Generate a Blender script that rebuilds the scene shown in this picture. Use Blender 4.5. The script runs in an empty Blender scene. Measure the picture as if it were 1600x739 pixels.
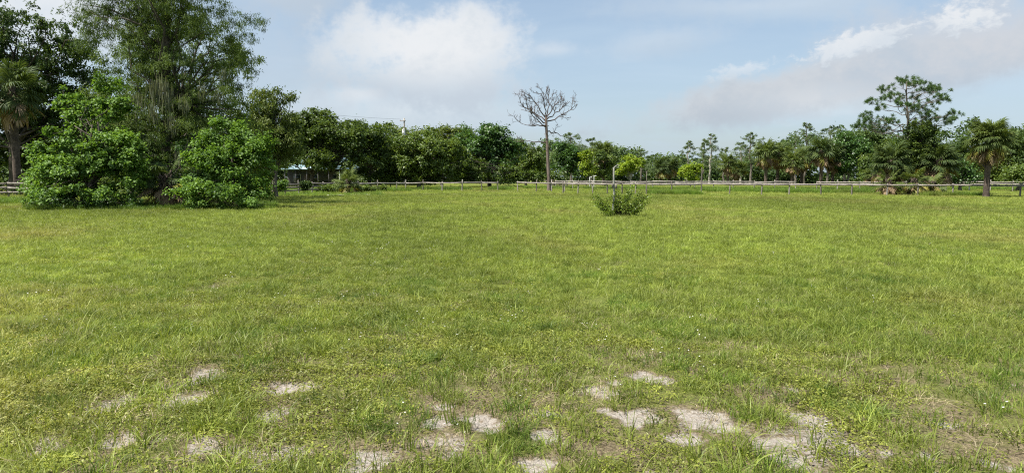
import bpy, math, random
import numpy as np
from math import radians, sin, cos, pi
from mathutils import Vector, Matrix, Euler

sc = bpy.context.scene
random.seed(4)
# ------------------------------------------------------------------ camera
EYE = 1.6
FPX = 1100.0                      # focal length in pixels of the 1600 px wide photograph
PITCH = math.atan(92.0 / FPX)
cd = bpy.data.cameras.new('camera')
cam = bpy.data.objects.new('camera', cd)
sc.collection.objects.link(cam)
cd.sensor_width = 36.0
cd.lens = 36.0 * FPX / 1600.0
cd.clip_end = 6000
cd.clip_start = 0.05
cam.location = (0, 0, EYE)
cam.rotation_euler = (pi / 2 - PITCH, 0, 0)
sc.camera = cam

# ------------------------------------------------------------------ light
SUN_AZ, SUN_EL = radians(-118), radians(60)        # azimuth measured from the view direction (+Y) towards +X
sun_vec = Vector((sin(SUN_AZ) * cos(SUN_EL), cos(SUN_AZ) * cos(SUN_EL), sin(SUN_EL)))
sd = bpy.data.lights.new('sun', 'SUN')
sd.energy = 4.6
sd.angle = radians(0.6)
sd.color = (1.0, 0.95, 0.87)
sun = bpy.data.objects.new('sun', sd)
sc.collection.objects.link(sun)
sun.rotation_euler = (-sun_vec).to_track_quat('-Z', 'Y').to_euler()

sc.view_settings.view_transform = 'Standard'
sc.view_settings.look = 'None'
sc.view_settings.gamma = 1.0
sc.view_settings.use_curve_mapping = False
EXPO = 1.08
sc.view_settings.exposure = EXPO
sc.cycles.use_denoising = False
sc.cycles.filter_width = 1.15
sc.cycles.max_bounces = 5
sc.cycles.diffuse_bounces = 3
sc.cycles.glossy_bounces = 2
sc.cycles.transmission_bounces = 4
sc.cycles.volume_bounces = 0
sc.cycles.transparent_max_bounces = 6


def ray(px, py):
    a = Vector(((px - 800) / FPX, (369.5 - py) / FPX, -1.0))
    return Matrix.Rotation(pi / 2 - PITCH, 3, 'X') @ a


# ------------------------------------------------------------------ sky with clouds
SKY = 0.07
world = bpy.data.worlds.new('World')
sc.world = world
world.use_nodes = True
nt = world.node_tree
nt.nodes.clear()


class NB:
    """small helper for building node trees"""
    def __init__(self, tree):
        self.t = tree

    def n(self, kind, **kw):
        nd = self.t.nodes.new(kind)
        for k, v in kw.items():
            setattr(nd, k, v)
        return nd

    def put(self, sock, v):
        if hasattr(v, 'node'):
            self.t.links.new(v, sock)
        else:
            sock.default_value = v

    def math(self, op, a, b=0.0, c=0.0, clamp=False):
        nd = self.n('ShaderNodeMath', operation=op, use_clamp=clamp)
        self.put(nd.inputs[0], a)
        self.put(nd.inputs[1], b)
        self.put(nd.inputs[2], c)
        return nd.outputs[0]

    def vec(self, op, a, b=(0, 0, 0)):
        nd = self.n('ShaderNodeVectorMath', operation=op)
        self.put(nd.inputs[0], a)
        self.put(nd.inputs[1], b)
        return nd.outputs['Value'] if op in ('DOT_PRODUCT', 'LENGTH', 'DISTANCE') else nd.outputs[0]

    def comb(self, x, y, z):
        nd = self.n('ShaderNodeCombineXYZ')
        for s, v in zip(nd.inputs, (x, y, z)):
            self.put(s, v)
        return nd.outputs[0]

    def noise(self, vec, scale, detail=4, rough=0.55, dist=0.0):
        nd = self.n('ShaderNodeTexNoise')
        if vec is not None:
            self.put(nd.inputs['Vector'], vec)
        nd.inputs['Scale'].default_value = scale
        nd.inputs['Detail'].default_value = detail
        nd.inputs['Roughness'].default_value = rough
        nd.inputs['Distortion'].default_value = dist
        return nd.outputs['Fac']

    def mapr(self, v, a, b, c=0.0, d=1.0, smooth=True):
        nd = self.n('ShaderNodeMapRange')
        nd.interpolation_type = 'SMOOTHSTEP' if smooth else 'LINEAR'
        self.put(nd.inputs[0], v)
        for i, x in enumerate((a, b, c, d)):
            self.put(nd.inputs[i + 1], x)
        return nd.outputs[0]

    def mix(self, f, a, b, mode='MIX'):
        nd = self.n('ShaderNodeMix', data_type='RGBA', blend_type=mode)
        self.put(nd.inputs[0], f)
        self.put(nd.inputs[6], a if hasattr(a, 'node') else (*a, 1.0) if len(a) == 3 else a)
        self.put(nd.inputs[7], b if hasattr(b, 'node') else (*b, 1.0) if len(b) == 3 else b)
        return nd.outputs[2]


nb = NB(nt)
sky = nb.n('ShaderNodeTexSky', sky_type='NISHITA')
sky.sun_disc = False
sky.sun_elevation = SUN_EL
sky.sun_rotation = SUN_AZ
sky.air_density = 1.0
sky.dust_density = 1.6
sky.ozone_density = 1.4
dirv = nb.n('ShaderNodeTexCoord').outputs['Generated']
sep = nb.n('ShaderNodeSeparateXYZ')
nt.links.new(dirv, sep.inputs[0])
dz = nb.math('MAXIMUM', sep.outputs[2], 0.0)
dome = nb.vec('DIVIDE', dirv, nb.comb(nb.math('ADD', dz, 0.16), nb.math('ADD', dz, 0.16), 1.0))
K = 1.0 / SKY / 2 ** EXPO


def tint(r, g, b):
    return (r * K, g * K, b * K)


col = sky.outputs[0]
# thin high veil everywhere, thicker towards the horizon
veil_n = nb.mapr(nb.noise(nb.vec('MULTIPLY', dome, (0.55, 1.0, 1.0)), 1.1, 5, 0.6, 0.4), 0.30, 0.78)
veil = nb.math('ADD', nb.math('MULTIPLY', veil_n, 0.42), nb.mapr(dz, 0.45, 0.0, 0.16, 0.42))
col = nb.mix(veil, col, tint(0.57, 0.71, 0.84))
# broken clouds over the whole dome
cn = nb.noise(dome, 0.9, 7, 0.56, 0.25)
cmask = nb.math('MULTIPLY', nb.mapr(cn, 0.56, 0.72), 0.40)
cl = nb.mapr(nb.noise(dome, 1.7, 4, 0.5), 0.35, 0.7)
col = nb.mix(cmask, col, nb.mix(cl, tint(0.56, 0.65, 0.76), tint(0.78, 0.84, 0.90)))
warpA = nb.noise(dirv, 9.0, 6, 0.58, 0.2)
warpB = nb.noise(dirv, 26.0, 5, 0.6)
warpC = nb.noise(nb.vec('MULTIPLY', dirv, (1.0, 1.0, 1.6)), 70.0, 5, 0.6, 0.3)
warp = nb.math('ADD', nb.math('MULTIPLY', nb.math('SUBTRACT', warpA, 0.5), 1.9), nb.math('MULTIPLY', nb.math('SUBTRACT', warpB, 0.5), 1.0))
warp = nb.math('ADD', warp, nb.math('MULTIPLY', nb.math('SUBTRACT', warpC, 0.5), 0.45))
bill = nb.math('ADD', nb.math('MULTIPLY', nb.math('SUBTRACT', warpA, 0.5), 2.2), nb.math('ADD', nb.math('MULTIPLY', nb.math('SUBTRACT', warpB, 0.5), 1.7), nb.math('MULTIPLY', nb.math('SUBTRACT', warpC, 0.5), 0.7)))


def cloud(col, px, py, hw, hh, tilt, dark, light, amt, soft=0.55, base=0.0, wf=1.0, fine=0.0):
    """a cloud bank standing in one direction of the sky: half width / height in radians of arc"""
    d = ray(px, py).normalized()
    right = Vector((d.y, -d.x, 0)).normalized()
    up = right.cross(d).normalized()
    r2 = right * cos(tilt) + up * sin(tilt)
    u2 = up * cos(tilt) - right * sin(tilt)
    rel = nb.vec('SUBTRACT', dirv, tuple(d))
    u = nb.math('DIVIDE', nb.vec('DOT_PRODUCT', rel, tuple(r2)), hw)
    v = nb.math('DIVIDE', nb.vec('DOT_PRODUCT', rel, tuple(u2)), hh)
    # flatter base: squash below centre
    vb = nb.math('MULTIPLY', nb.math('MINIMUM', v, 0.0), base)
    v3 = nb.math('ADD', v, vb)
    r = nb.math('SQRT', nb.math('ADD', nb.math('MULTIPLY', u, u), nb.math('MULTIPLY', v3, v3)))
    r = nb.math('ADD', r, nb.math('MULTIPLY', warp, wf))
    if fine:
        r = nb.math('ADD', r, nb.math('MULTIPLY', nb.math('SUBTRACT', warpC, 0.5), fine))
    m = nb.math('MULTIPLY', nb.mapr(r, 1.0 + soft * 0.5, 1.0 - soft), amt)
    sh = nb.math('ADD', nb.math('MULTIPLY', v, 0.55), bill)
    c = nb.mix(nb.mapr(sh, -0.75, 0.55), dark, light)
    return nb.mix(m, col, c)


G1, G2 = tint(0.53, 0.61, 0.70), tint(0.60, 0.68, 0.76)
W1, W2 = tint(0.86, 0.88, 0.90), tint(0.72, 0.78, 0.84)
col = cloud(col, 440, 110, 0.085, 0.075, 0.2, G1, tint(0.56, 0.64, 0.74), 0.45, 0.9)
col = cloud(col, 430, -30, 0.10, 0.05, 0.0, G1, G2, 0.8, 0.8)
col = cloud(col, 60, 0, 0.14, 0.08, 0.0, W2, W1, 0.85, 0.7)
col = cloud(col, 640, 175, 0.17, 0.040, 0.0, G2, W2, 0.75, 0.8)
col = cloud(col, 670, 130, 0.135, 0.034, 0.0, G1, G2, 0.85, 0.6)
col = cloud(col, 690, 112, 0.120, 0.040, 0.0, tint(0.60, 0.67, 0.75), tint(0.74, 0.79, 0.84), 0.85, 0.7, 0.0, 0.8)
col = cloud(col, 676, 74, 0.140, 0.056, 0.04, tint(0.68, 0.74, 0.80), W1, 0.95, 0.42, 0.1, 0.75)
col = cloud(col, 560, 150, 0.035, 0.012, 0.0, W2, W1, 0.5, 0.9)
col = cloud(col, 860, 78, 0.055, 0.014, 0.0, W2, W1, 0.45, 1.0)
col = cloud(col, 1020, 70, 0.10, 0.020, 0.1, G2, W2, 0.40, 1.0)
col = cloud(col, 1180, 10, 0.20, 0.020, -0.05, G2, W2, 0.45, 1.0)
col = cloud(col, 1350, 122, 0.32, 0.034, 0.14, tint(0.50, 0.56, 0.63), tint(0.64, 0.67, 0.71), 0.9, 0.45, 0.0, 0.7)
col = cloud(col, 1530, 70, 0.16, 0.055, 0.05, G1, tint(0.66, 0.68, 0.72), 0.85, 0.8)
col = cloud(col, 1330, 74, 0.046, 0.014, 0.25, W2, W1, 0.85, 0.75, 0.4, 1.2, 3.0)
col = cloud(col, 1502, 36, 0.036, 0.018, 0.0, W2, W1, 0.85, 0.75, 0.4, 1.2, 3.0)
col = cloud(col, 1165, 108, 0.040, 0.008, 0.15, W2, W1, 0.5, 0.9, 0.0, 1.2, 3.0)
col = cloud(col, 1290, 160, 0.09, 0.022, 0.0, W2, W1, 0.35, 0.9)
bg = nb.n('ShaderNodeBackground')
bg.inputs['Strength'].default_value = SKY
nt.links.new(col, bg.inputs['Color'])
wo = nb.n('ShaderNodeOutputWorld')
nt.links.new(bg.outputs[0], wo.inputs['Surface'])


# ------------------------------------------------------------------ placement helpers
def P(px, py, y):
    """the point seen at a pixel of the photograph at world depth y"""
    r = ray(px, py)
    return Vector((0, 0, EYE)) + r * (y / r.y)


def Gd(px, py):
    """where the ground is seen at a pixel of the photograph"""
    r = ray(px, py)
    return Vector((0, 0, EYE)) + r * (EYE / -r.z)


def hash2(ix, iy, seed):
    h = (ix.astype(np.int64) * 374761393 + iy.astype(np.int64) * 668265263 + seed * 974634777) & 0x7fffffff
    h = (h ^ (h >> 13)) * 1274126177 & 0x7fffffff
    h = h ^ (h >> 16)
    return (h & 0xffffff) / float(0xffffff)


def vnoise(x, y, seed=0):
    x = np.asarray(x, float)
    y = np.asarray(y, float)
    ix, iy = np.floor(x), np.floor(y)
    fx, fy = x - ix, y - iy
    fx, fy = fx * fx * (3 - 2 * fx), fy * fy * (3 - 2 * fy)
    a, b = hash2(ix, iy, seed), hash2(ix + 1, iy, seed)
    c, d = hash2(ix, iy + 1, seed), hash2(ix + 1, iy + 1, seed)
    return (a * (1 - fx) + b * fx) * (1 - fy) + (c * (1 - fx) + d * fx) * fy


def fbm(x, y, seed=0, o=4):
    x = np.asarray(x, float)
    y = np.asarray(y, float)
    s, a, t = 0, 0.5, 0
    for i in range(o):
        s = s + a * vnoise(x * 2 ** i, y * 2 ** i, seed + 17 * i)
        t += a
        a *= 0.5
    return s / t


def hgt(x, y):
    """gentle unevenness of the pasture"""
    x = np.asarray(x, float)
    y = np.asarray(y, float)
    return 0.10 * (fbm(x * 0.5, y * 0.5, 3, 3) - 0.5) + 0.22 * (fbm(x * 0.05 + 7, y * 0.05, 9, 2) - 0.5) * np.clip(np.hypot(x, y) / 30.0, 0, 1)


def hz(x, y):
    return float(hgt(np.array([x]), np.array([y]))[0])


BARE = [(65, 692, .15), (25, 685, .10), (180, 690, .17), (225, 690, .12), (320, 695, .15), (355, 700, .10), (415, 714, .22), (455, 700, .12), (380, 728, .15),
        (590, 722, .18), (560, 735, .12), (700, 662, .15), (752, 668, .19), (690, 638, .08), (858, 648, .13), (930, 614, .19), (935, 640, .12), (995, 652, .17),
        (1095, 650, .26), (1060, 682, .14), (1135, 668, .14), (1020, 592, .22), (960, 596, .12), (1235, 606, .16), (1190, 602, .1), (1290, 662, .08), (1330, 655, .07),
        (1450, 712, .14), (1560, 722, .14), (1525, 612, .06), (860, 682, .14), (310, 592, .24), (285, 625, .25), (460, 606, .2), (430, 645, .15), (830, 728, .14),
        (180, 628, .2), (1390, 710, .10), (1580, 600, .06), (1470, 662, .13), (1385, 575, .08), (600, 402, .28), (470, 408, .22), (560, 400, .25)]
BPT = [(Gd(a, b).x, Gd(a, b).y, r * (1.5 if a < 620 and b > 500 else 1.3 if 640 < a < 1150 else 1.0)) for a, b, r in BARE]


def bare(x, y):
    """0 covered .. 1 open sand"""
    d = np.hypot(x, y)
    w = fbm(x * 7.5, y * 7.5, 31, 4) - 0.5
    b = np.zeros_like(x)
    for bx, by, r in BPT:
        q = np.hypot(x - bx, (y - by)) / (r * 0.66)
        b = np.maximum(b, np.clip(1.15 - q * 0.85 + w * 2.2, 0, 1))
    near = np.clip((9.0 - d) / 4.0, 0, 1)
    g = fbm(x * 1.5, y * 1.5, 77, 5)
    b = np.maximum(b, np.clip((g - 0.66) * 6.0, 0, 1) * near * 0.75)
    g2 = fbm(x * 0.7 + 30, y * 0.7, 55, 5)
    b = np.maximum(b, np.clip((g2 - 0.68) * 5.0, 0, 1) * np.clip((22 - d) / 10, 0, 1) * 0.5)
    return np.clip(b, 0, 1)


# ------------------------------------------------------------------ mesh helpers
class MB:
    def __init__(self):
        self.v, self.q, self.t, self.n = [], [], [], 0

    def add(self, v, q=None, t=None):
        v = np.asarray(v, float).reshape(-1, 3)
        if q is not None and len(q):
            self.q.append(np.asarray(q, np.int64).reshape(-1, 4) + self.n)
        if t is not None and len(t):
            self.t.append(np.asarray(t, np.int64).reshape(-1, 3) + self.n)
        self.v.append(v)
        self.n += len(v)

    def tube(self, pts, rad, sides=6, cap=True):
        pts = np.asarray(pts, float)
        rad = np.broadcast_to(np.asarray(rad, float), (len(pts),))
        tan = np.gradient(pts, axis=0)
        tan /= np.linalg.norm(tan, axis=1)[:, None] + 1e-9
        ref = np.array([1.0, 0, 0]) if abs(tan[0, 0]) < 0.8 else np.array([0, 1.0, 0])
        a = np.cross(tan, ref)
        a /= np.linalg.norm(a, axis=1)[:, None] + 1e-9
        b = np.cross(tan, a)
        th = np.arange(sides) * 2 * pi / sides
        ring = pts[:, None] + rad[:, None, None] * (a[:, None] * np.cos(th)[None, :, None] + b[:, None] * np.sin(th)[None, :, None])
        k, s = len(pts), sides
        i = np.arange(k - 1)[:, None] * s
        j = np.arange(s)[None]
        j2 = (j + 1) % s
        q = np.stack([i + j, i + s + j, i + s + j2, i + j2], -1).reshape(-1, 4)
        v = ring.reshape(-1, 3)
        t = None
        if cap:
            v = np.vstack([v, pts[-1:] + tan[-1:] * rad[-1] * 0.5])
            c = len(v) - 1
            jj = np.arange(s)
            t = np.stack([(k - 1) * s + jj, np.full(s, c), (k - 1) * s + (jj + 1) % s], -1)
        self.add(v, q, t)

    def box(self, c, size, rot=None, taper=1.0):
        x, y, z = (s / 2 for s in size)
        v = np.array([(-x, -y, -z), (x, -y, -z), (x, y, -z), (-x, y, -z), (-x * taper, -y * taper, z), (x * taper, -y * taper, z), (x * taper, y * taper, z), (-x * taper, y * taper, z)])
        if rot is not None:
            v = v @ np.array(rot).T
        self.add(v + np.asarray(c, float), [(0, 3, 2, 1), (4, 5, 6, 7), (0, 1, 5, 4), (1, 2, 6, 5), (2, 3, 7, 6), (3, 0, 4, 7)])

    def leaves(self, C, D, N, L, W, fold=0.25, droop=0.12):
        S = np.cross(D, N)
        S /= np.linalg.norm(S, axis=1)[:, None] + 1e-9
        N = np.cross(S, D)
        L = np.broadcast_to(L, (len(C),))[:, None]
        W = np.broadcast_to(W, (len(C),))[:, None]
        v = np.stack([C, C + D * L * 0.45 + S * W * 0.5 + N * W * fold, C + D * L - N * L * droop, C + D * L * 0.45 - S * W * 0.5 + N * W * fold], 1)
        q = np.arange(len(C) * 4).reshape(-1, 4)
        self.add(v.reshape(-1, 3), q)

    def mesh(self, name, smooth=False):
        v = np.vstack(self.v)
        q = np.vstack(self.q) if self.q else np.zeros((0, 4), np.int64)
        t = np.vstack(self.t) if self.t else np.zeros((0, 3), np.int64)
        me = bpy.data.meshes.new(name)
        me.vertices.add(len(v))
        me.vertices.foreach_set('co', v.astype(np.float32).ravel())
        nl = q.size + t.size
        me.loops.add(nl)
        me.loops.foreach_set('vertex_index', np.concatenate([q.ravel(), t.ravel()]).astype(np.int32))
        npol = len(q) + len(t)
        me.polygons.add(npol)
        st = np.concatenate([np.arange(len(q)) * 4, q.size + np.arange(len(t)) * 3]).astype(np.int32)
        me.polygons.foreach_set('loop_start', st)
        if smooth:
            me.polygons.foreach_set('use_smooth', np.ones(npol, bool))
        me.update(calc_edges=True)
        me.validate()
        return me

    def build(self, name, mat, parent=None, smooth=False):
        o = bpy.data.objects.new(name, self.mesh(name, smooth))
        o.data.materials.append(mat)
        sc.collection.objects.link(o)
        if parent is not None:
            o.parent = parent
        return o


def tag(o, label=None, cat=None, group=None, kind=None):
    for k, v in (('label', label), ('category', cat), ('group', group), ('kind', kind)):
        if v:
            o[k] = v
    return o


def empty(name, loc, label, cat, group=None, rz=0.0):
    o = bpy.data.objects.new(name, None)
    o.empty_display_size = 0.3
    sc.collection.objects.link(o)
    o.location = loc
    o.rotation_euler = (0, 0, rz)
    return tag(o, label, cat, group)


# ------------------------------------------------------------------ materials
def leaf_mat(name, c1, c2, c3=None, trans=0.35, rough=0.5, spec=0.35, scale=0.6, hueobj=0.0):
    """foliage: every leaf its own tone between c1 and c2, patches towards c3"""
    m = bpy.data.materials.new(name)
    m.use_nodes = True
    t = m.node_tree
    t.nodes.clear()
    b = NB(t)
    geo = b.n('ShaderNodeNewGeometry')
    col = b.mix(geo.outputs['Random Per Island'], c1, c2)
    if c3 is not None:
        f = b.mapr(b.noise(geo.outputs['Position'], scale, 3, 0.6), 0.45, 0.68)
        col = b.mix(b.math('MULTIPLY', f, 0.75), col, c3)
    p = b.n('ShaderNodeBsdfPrincipled')
    b.put(p.inputs['Base Color'], col)
    p.inputs['Roughness'].default_value = rough
    p.inputs['Specular IOR Level'].default_value = spec
    tr = b.n('ShaderNodeBsdfTranslucent')
    b.put(tr.inputs['Color'], b.mix(1.0, col, (1.25, 1.2, 0.55), 'MULTIPLY'))
    mx = b.n('ShaderNodeMixShader')
    mx.inputs[0].default_value = trans
    t.links.new(p.outputs[0], mx.inputs[1])
    t.links.new(tr.outputs[0], mx.inputs[2])
    o = b.n('ShaderNodeOutputMaterial')
    t.links.new(mx.outputs[0], o.inputs[0])
    return m


def bark_mat(name, c1, c2, sx=9.0, sz=1.6, rough=0.9, bump=0.6):
    m = bpy.data.materials.new(name)
    m.use_nodes = True
    t = m.node_tree
    t.nodes.clear()
    b = NB(t)
    pos = b.n('ShaderNodeNewGeometry').outputs['Position']
    v = b.vec('MULTIPLY', pos, (sx, sx, sz))
    f = b.noise(v, 1.0, 6, 0.65, 0.4)
    f2 = b.noise(pos, 1.3, 3, 0.5)
    col = b.mix(b.mapr(b.math('ADD', b.math('MULTIPLY', f, 0.7), b.math('MULTIPLY', f2, 0.4)), 0.38, 0.72), c1, c2)
    p = b.n('ShaderNodeBsdfPrincipled')
    b.put(p.inputs['Base Color'], col)
    p.inputs['Roughness'].default_value = rough
    p.inputs['Specular IOR Level'].default_value = 0.2
    bp = b.n('ShaderNodeBump')
    bp.inputs['Strength'].default_value = bump
    bp.inputs['Distance'].default_value = 0.02
    b.put(bp.inputs['Height'], f)
    t.links.new(bp.outputs[0], p.inputs['Normal'])
    o = b.n('ShaderNodeOutputMaterial')
    t.links.new(p.outputs[0], o.inputs[0])
    return m


def plain_mat(name, c, rough=0.7, metal=0.0, var=0.25, scale=3.0, c2=None):
    m = bpy.data.materials.new(name)
    m.use_nodes = True
    t = m.node_tree
    b = NB(t)
    p = t.nodes['Principled BSDF']
    pos = b.n('ShaderNodeNewGeometry').outputs['Position']
    f = b.noise(pos, scale, 5, 0.6)
    dk = c2 if c2 else tuple(x * (1 - var) for x in c)
    b.put(p.inputs['Base Color'], b.mix(b.mapr(f, 0.35, 0.65), dk, c))
    p.inputs['Roughness'].default_value = rough
    p.inputs['Metallic'].default_value = metal
    return m


M = {}
M['bush'] = leaf_mat('bright_leaf', (0.060, 0.135, 0.018), (0.200, 0.335, 0.058), (0.036, 0.085, 0.015), 0.38, 0.55, 0.3, 0.9)
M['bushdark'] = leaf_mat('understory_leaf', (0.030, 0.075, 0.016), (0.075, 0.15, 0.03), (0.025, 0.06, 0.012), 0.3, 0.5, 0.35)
M['cypress'] = leaf_mat('cypress_needle', (0.058, 0.100, 0.020), (0.150, 0.215, 0.044), (0.042, 0.078, 0.017), 0.38, 0.6, 0.25, 0.5)
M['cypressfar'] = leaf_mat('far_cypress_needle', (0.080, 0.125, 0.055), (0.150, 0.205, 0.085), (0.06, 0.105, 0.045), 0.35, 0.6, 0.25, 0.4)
M['droop'] = leaf_mat('olive_leaf', (0.070, 0.115, 0.020), (0.165, 0.210, 0.045), (0.05, 0.085, 0.018), 0.35, 0.55, 0.3, 0.4)
M['oak'] = leaf_mat('oak_leaf', (0.044, 0.082, 0.016), (0.125, 0.180, 0.036), (0.032, 0.062, 0.013), 0.36, 0.5, 0.35, 0.4)
M['round'] = leaf_mat('mid_green_leaf', (0.062, 0.110, 0.018), (0.155, 0.215, 0.040), (0.042, 0.080, 0.015), 0.35, 0.5, 0.35, 0.35)
M['ficus'] = leaf_mat('deep_green_leaf', (0.036, 0.088, 0.020), (0.100, 0.190, 0.042), (0.026, 0.065, 0.015), 0.3, 0.45, 0.45, 0.4)
M['shrub'] = leaf_mat('citrus_leaf', (0.085, 0.145, 0.020), (0.220, 0.310, 0.045), (0.07, 0.12, 0.018), 0.38, 0.45, 0.4, 2.0)
M['lime'] = leaf_mat('lime_leaf', (0.150, 0.240, 0.018), (0.310, 0.390, 0.040), (0.12, 0.2, 0.02), 0.42, 0.5, 0.3, 0.5)
M['dark'] = leaf_mat('dark_leaf', (0.032, 0.066, 0.015), (0.090, 0.140, 0.032), (0.022, 0.048, 0.011), 0.33, 0.5, 0.3, 0.4)  # darkest leaf green, for the dark tree and shrub at far left
M['wood_mass'] = leaf_mat('woodland_leaf', (0.045, 0.085, 0.022), (0.110, 0.165, 0.045), (0.030, 0.062, 0.016), 0.3, 0.6, 0.3, 0.12)
M['pine'] = leaf_mat('pine_needle', (0.045, 0.095, 0.025), (0.100, 0.170, 0.050), None, 0.25, 0.5, 0.4)
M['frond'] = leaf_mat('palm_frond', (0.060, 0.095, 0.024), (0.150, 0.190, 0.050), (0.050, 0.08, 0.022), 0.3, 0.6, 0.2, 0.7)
M['frond_dark'] = leaf_mat('dark_palm_frond', (0.032, 0.058, 0.018), (0.090, 0.125, 0.036), None, 0.28, 0.6, 0.2)  # darker green fronds for the dark palms
M['frond_yel'] = leaf_mat('yellowing_palm_frond', (0.150, 0.165, 0.030), (0.330, 0.300, 0.060), None, 0.3, 0.5, 0.35)
M['frond_dead'] = leaf_mat('dead_palm_frond', (0.130, 0.085, 0.045), (0.340, 0.250, 0.150), (0.09, 0.065, 0.04), 0.2, 0.8, 0.15, 1.0)
M['moss'] = leaf_mat('hanging_moss', (0.110, 0.130, 0.075), (0.210, 0.225, 0.140), None, 0.3, 0.9, 0.1)
M['bark'] = bark_mat('grey_bark', (0.060, 0.050, 0.040), (0.190, 0.170, 0.140))
M['darkbark'] = bark_mat('dark_bark', (0.030, 0.025, 0.020), (0.100, 0.085, 0.068))
M['palebark'] = bark_mat('pale_bark', (0.200, 0.185, 0.155), (0.400, 0.370, 0.320), 6, 1.0)
M['deadwood'] = bark_mat('dead_pine_bark', (0.070, 0.053, 0.045), (0.200, 0.158, 0.136), 8, 2.0)
M['deadtwig'] = bark_mat('dead_pine_twig', (0.050, 0.038, 0.034), (0.130, 0.100, 0.088), 8, 2.0)
M['palmbark'] = bark_mat('palm_bark', (0.040, 0.031, 0.025), (0.125, 0.098, 0.078), 5, 6.0, 0.95, 0.9)
M['fence'] = bark_mat('weathered_fence_wood', (0.100, 0.088, 0.077), (0.320, 0.290, 0.255), 12, 9.0, 0.9, 0.4)
M['fence_pale'] = bark_mat('sun_bleached_rail_wood', (0.160, 0.142, 0.125), (0.420, 0.385, 0.345), 7, 11.0, 0.9, 0.4)
M['post_dark'] = bark_mat('old_post_wood', (0.060, 0.052, 0.045), (0.210, 0.185, 0.160), 14, 3.0, 0.9, 0.5)
M['stake'] = bark_mat('lichen_stake_wood', (0.150, 0.150, 0.125), (0.340, 0.335, 0.300), 20, 6.0, 0.9, 0.4)


# ------------------------------------------------------------------ ground
def ground_material():
    m = bpy.data.materials.new('pasture_soil')
    m.use_nodes = True
    t = m.node_tree
    t.nodes.clear()
    b = NB(t)
    pos = b.n('ShaderNodeNewGeometry').outputs['Position']
    at = b.n('ShaderNodeAttribute', attribute_name='bare')
    edge = b.math('ADD', at.outputs['Fac'], b.math('MULTIPLY', b.math('SUBTRACT', b.noise(pos, 26, 5, 0.7), 0.5), 1.1))
    sandm = b.mapr(edge, 0.36, 0.74)
    litter = b.math('MAXIMUM', b.mapr(edge, 0.02, 0.40), b.math('MULTIPLY', b.mapr(b.noise(pos, 1.4, 5, 0.65), 0.42, 0.60, 0.2, 1.0), b.n('ShaderNodeAttribute', attribute_name='worn').outputs['Fac']))
    n1 = b.noise(pos, 7.0, 6, 0.65)
    n2 = b.noise(pos, 60.0, 4, 0.7)
    n3 = b.noise(b.vec('MULTIPLY', pos, (1.0, 0.6, 1.0)), 0.11, 4, 0.55)
    thatch = b.mix(b.mapr(n1, 0.32, 0.70), (0.085, 0.090, 0.028), (0.150, 0.145, 0.055))
    green = b.mix(b.mapr(n1, 0.3, 0.7), (0.095, 0.145, 0.018), (0.185, 0.230, 0.032))
    thatch = b.mix(b.mapr(n3, 0.36, 0.56, 0.25, 0.9), thatch, green)
    thatch = b.mix(b.mapr(n2, 0.55, 0.75, 0.0, 0.6), thatch, (0.20, 0.17, 0.09))
    thatch = b.mix(b.mapr(b.noise(pos, 33.0, 5, 0.7), 0.45, 0.62, 0.0, 0.55), thatch, (0.075, 0.068, 0.026))
    lit = b.mix(b.mapr(b.noise(pos, 45.0, 5, 0.75), 0.36, 0.64), (0.060, 0.046, 0.026), (0.24, 0.195, 0.12))
    thatch = b.mix(litter, thatch, lit)
    sand = b.mix(b.mapr(n2, 0.3, 0.7), (0.235, 0.208, 0.178), (0.41, 0.372, 0.325))
    sand = b.mix(b.mapr(b.noise(pos, 14.0, 4, 0.6), 0.50, 0.70, 0.0, 0.8), sand, (0.17, 0.13, 0.085))
    col = b.mix(sandm, thatch, sand)
    p = b.n('ShaderNodeBsdfPrincipled')
    b.put(p.inputs['Base Color'], col)
    p.inputs['Roughness'].default_value = 0.95
    p.inputs['Specular IOR Level'].default_value = 0.1
    bp = b.n('ShaderNodeBump')
    bp.inputs['Strength'].default_value = 1.0
    bp.inputs['Distance'].default_value = 0.05
    b.put(bp.inputs['Height'], b.math('ADD', n1, b.math('MULTIPLY', n2, 0.35)))
    t.links.new(bp.outputs[0], p.inputs['Normal'])
    o = b.n('ShaderNodeOutputMaterial')
    t.links.new(p.outputs[0], o.inputs[0])
    return m


def axis_steps(fine0, fine1, step, far0, far1, ratio):
    a = list(np.arange(fine0, fine1 + 1e-6, step))
    s, x = step, fine1
    up = []
    while x < far1:
        s *= ratio
        x += s
        up.append(min(x, far1))
    s, x = step, fine0
    dn = []
    while x > far0:
        s *= ratio
        x -= s
        dn.append(max(x, far0))
    return np.array(dn[::-1] + a + up)


gx = axis_steps(-7, 7, 0.055, -2500, 2500, 1.09)
gy = axis_steps(2.6, 11.5, 0.055, -60, 3000, 1.075)
GX, GY = np.meshgrid(gx, gy)
GZ = hgt(GX, GY)
gm = MB()
nx, ny = len(gx), len(gy)
ii = (np.arange(ny - 1)[:, None] * nx + np.arange(nx - 1)[None]).ravel()
BR = bare(GX.ravel(), GY.ravel())
GZ = GZ.ravel() - 0.02 * BR + 0.012 * (fbm(GX.ravel() * 9, GY.ravel() * 9, 5, 2) - 0.5)
gm.add(np.stack([GX.ravel(), GY.ravel(), GZ], 1), np.stack([ii, ii + 1, ii + nx + 1, ii + nx], 1))
ground = gm.build('ground', ground_material(), None, True)
tag(ground, 'sandy pasture ground under the grass', None, None, 'structure')
ba = ground.data.attributes.new('bare', 'FLOAT', 'POINT')
ba.data.foreach_set('value', BR.astype(np.float32))
wa = ground.data.attributes.new('worn', 'FLOAT', 'POINT')
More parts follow.
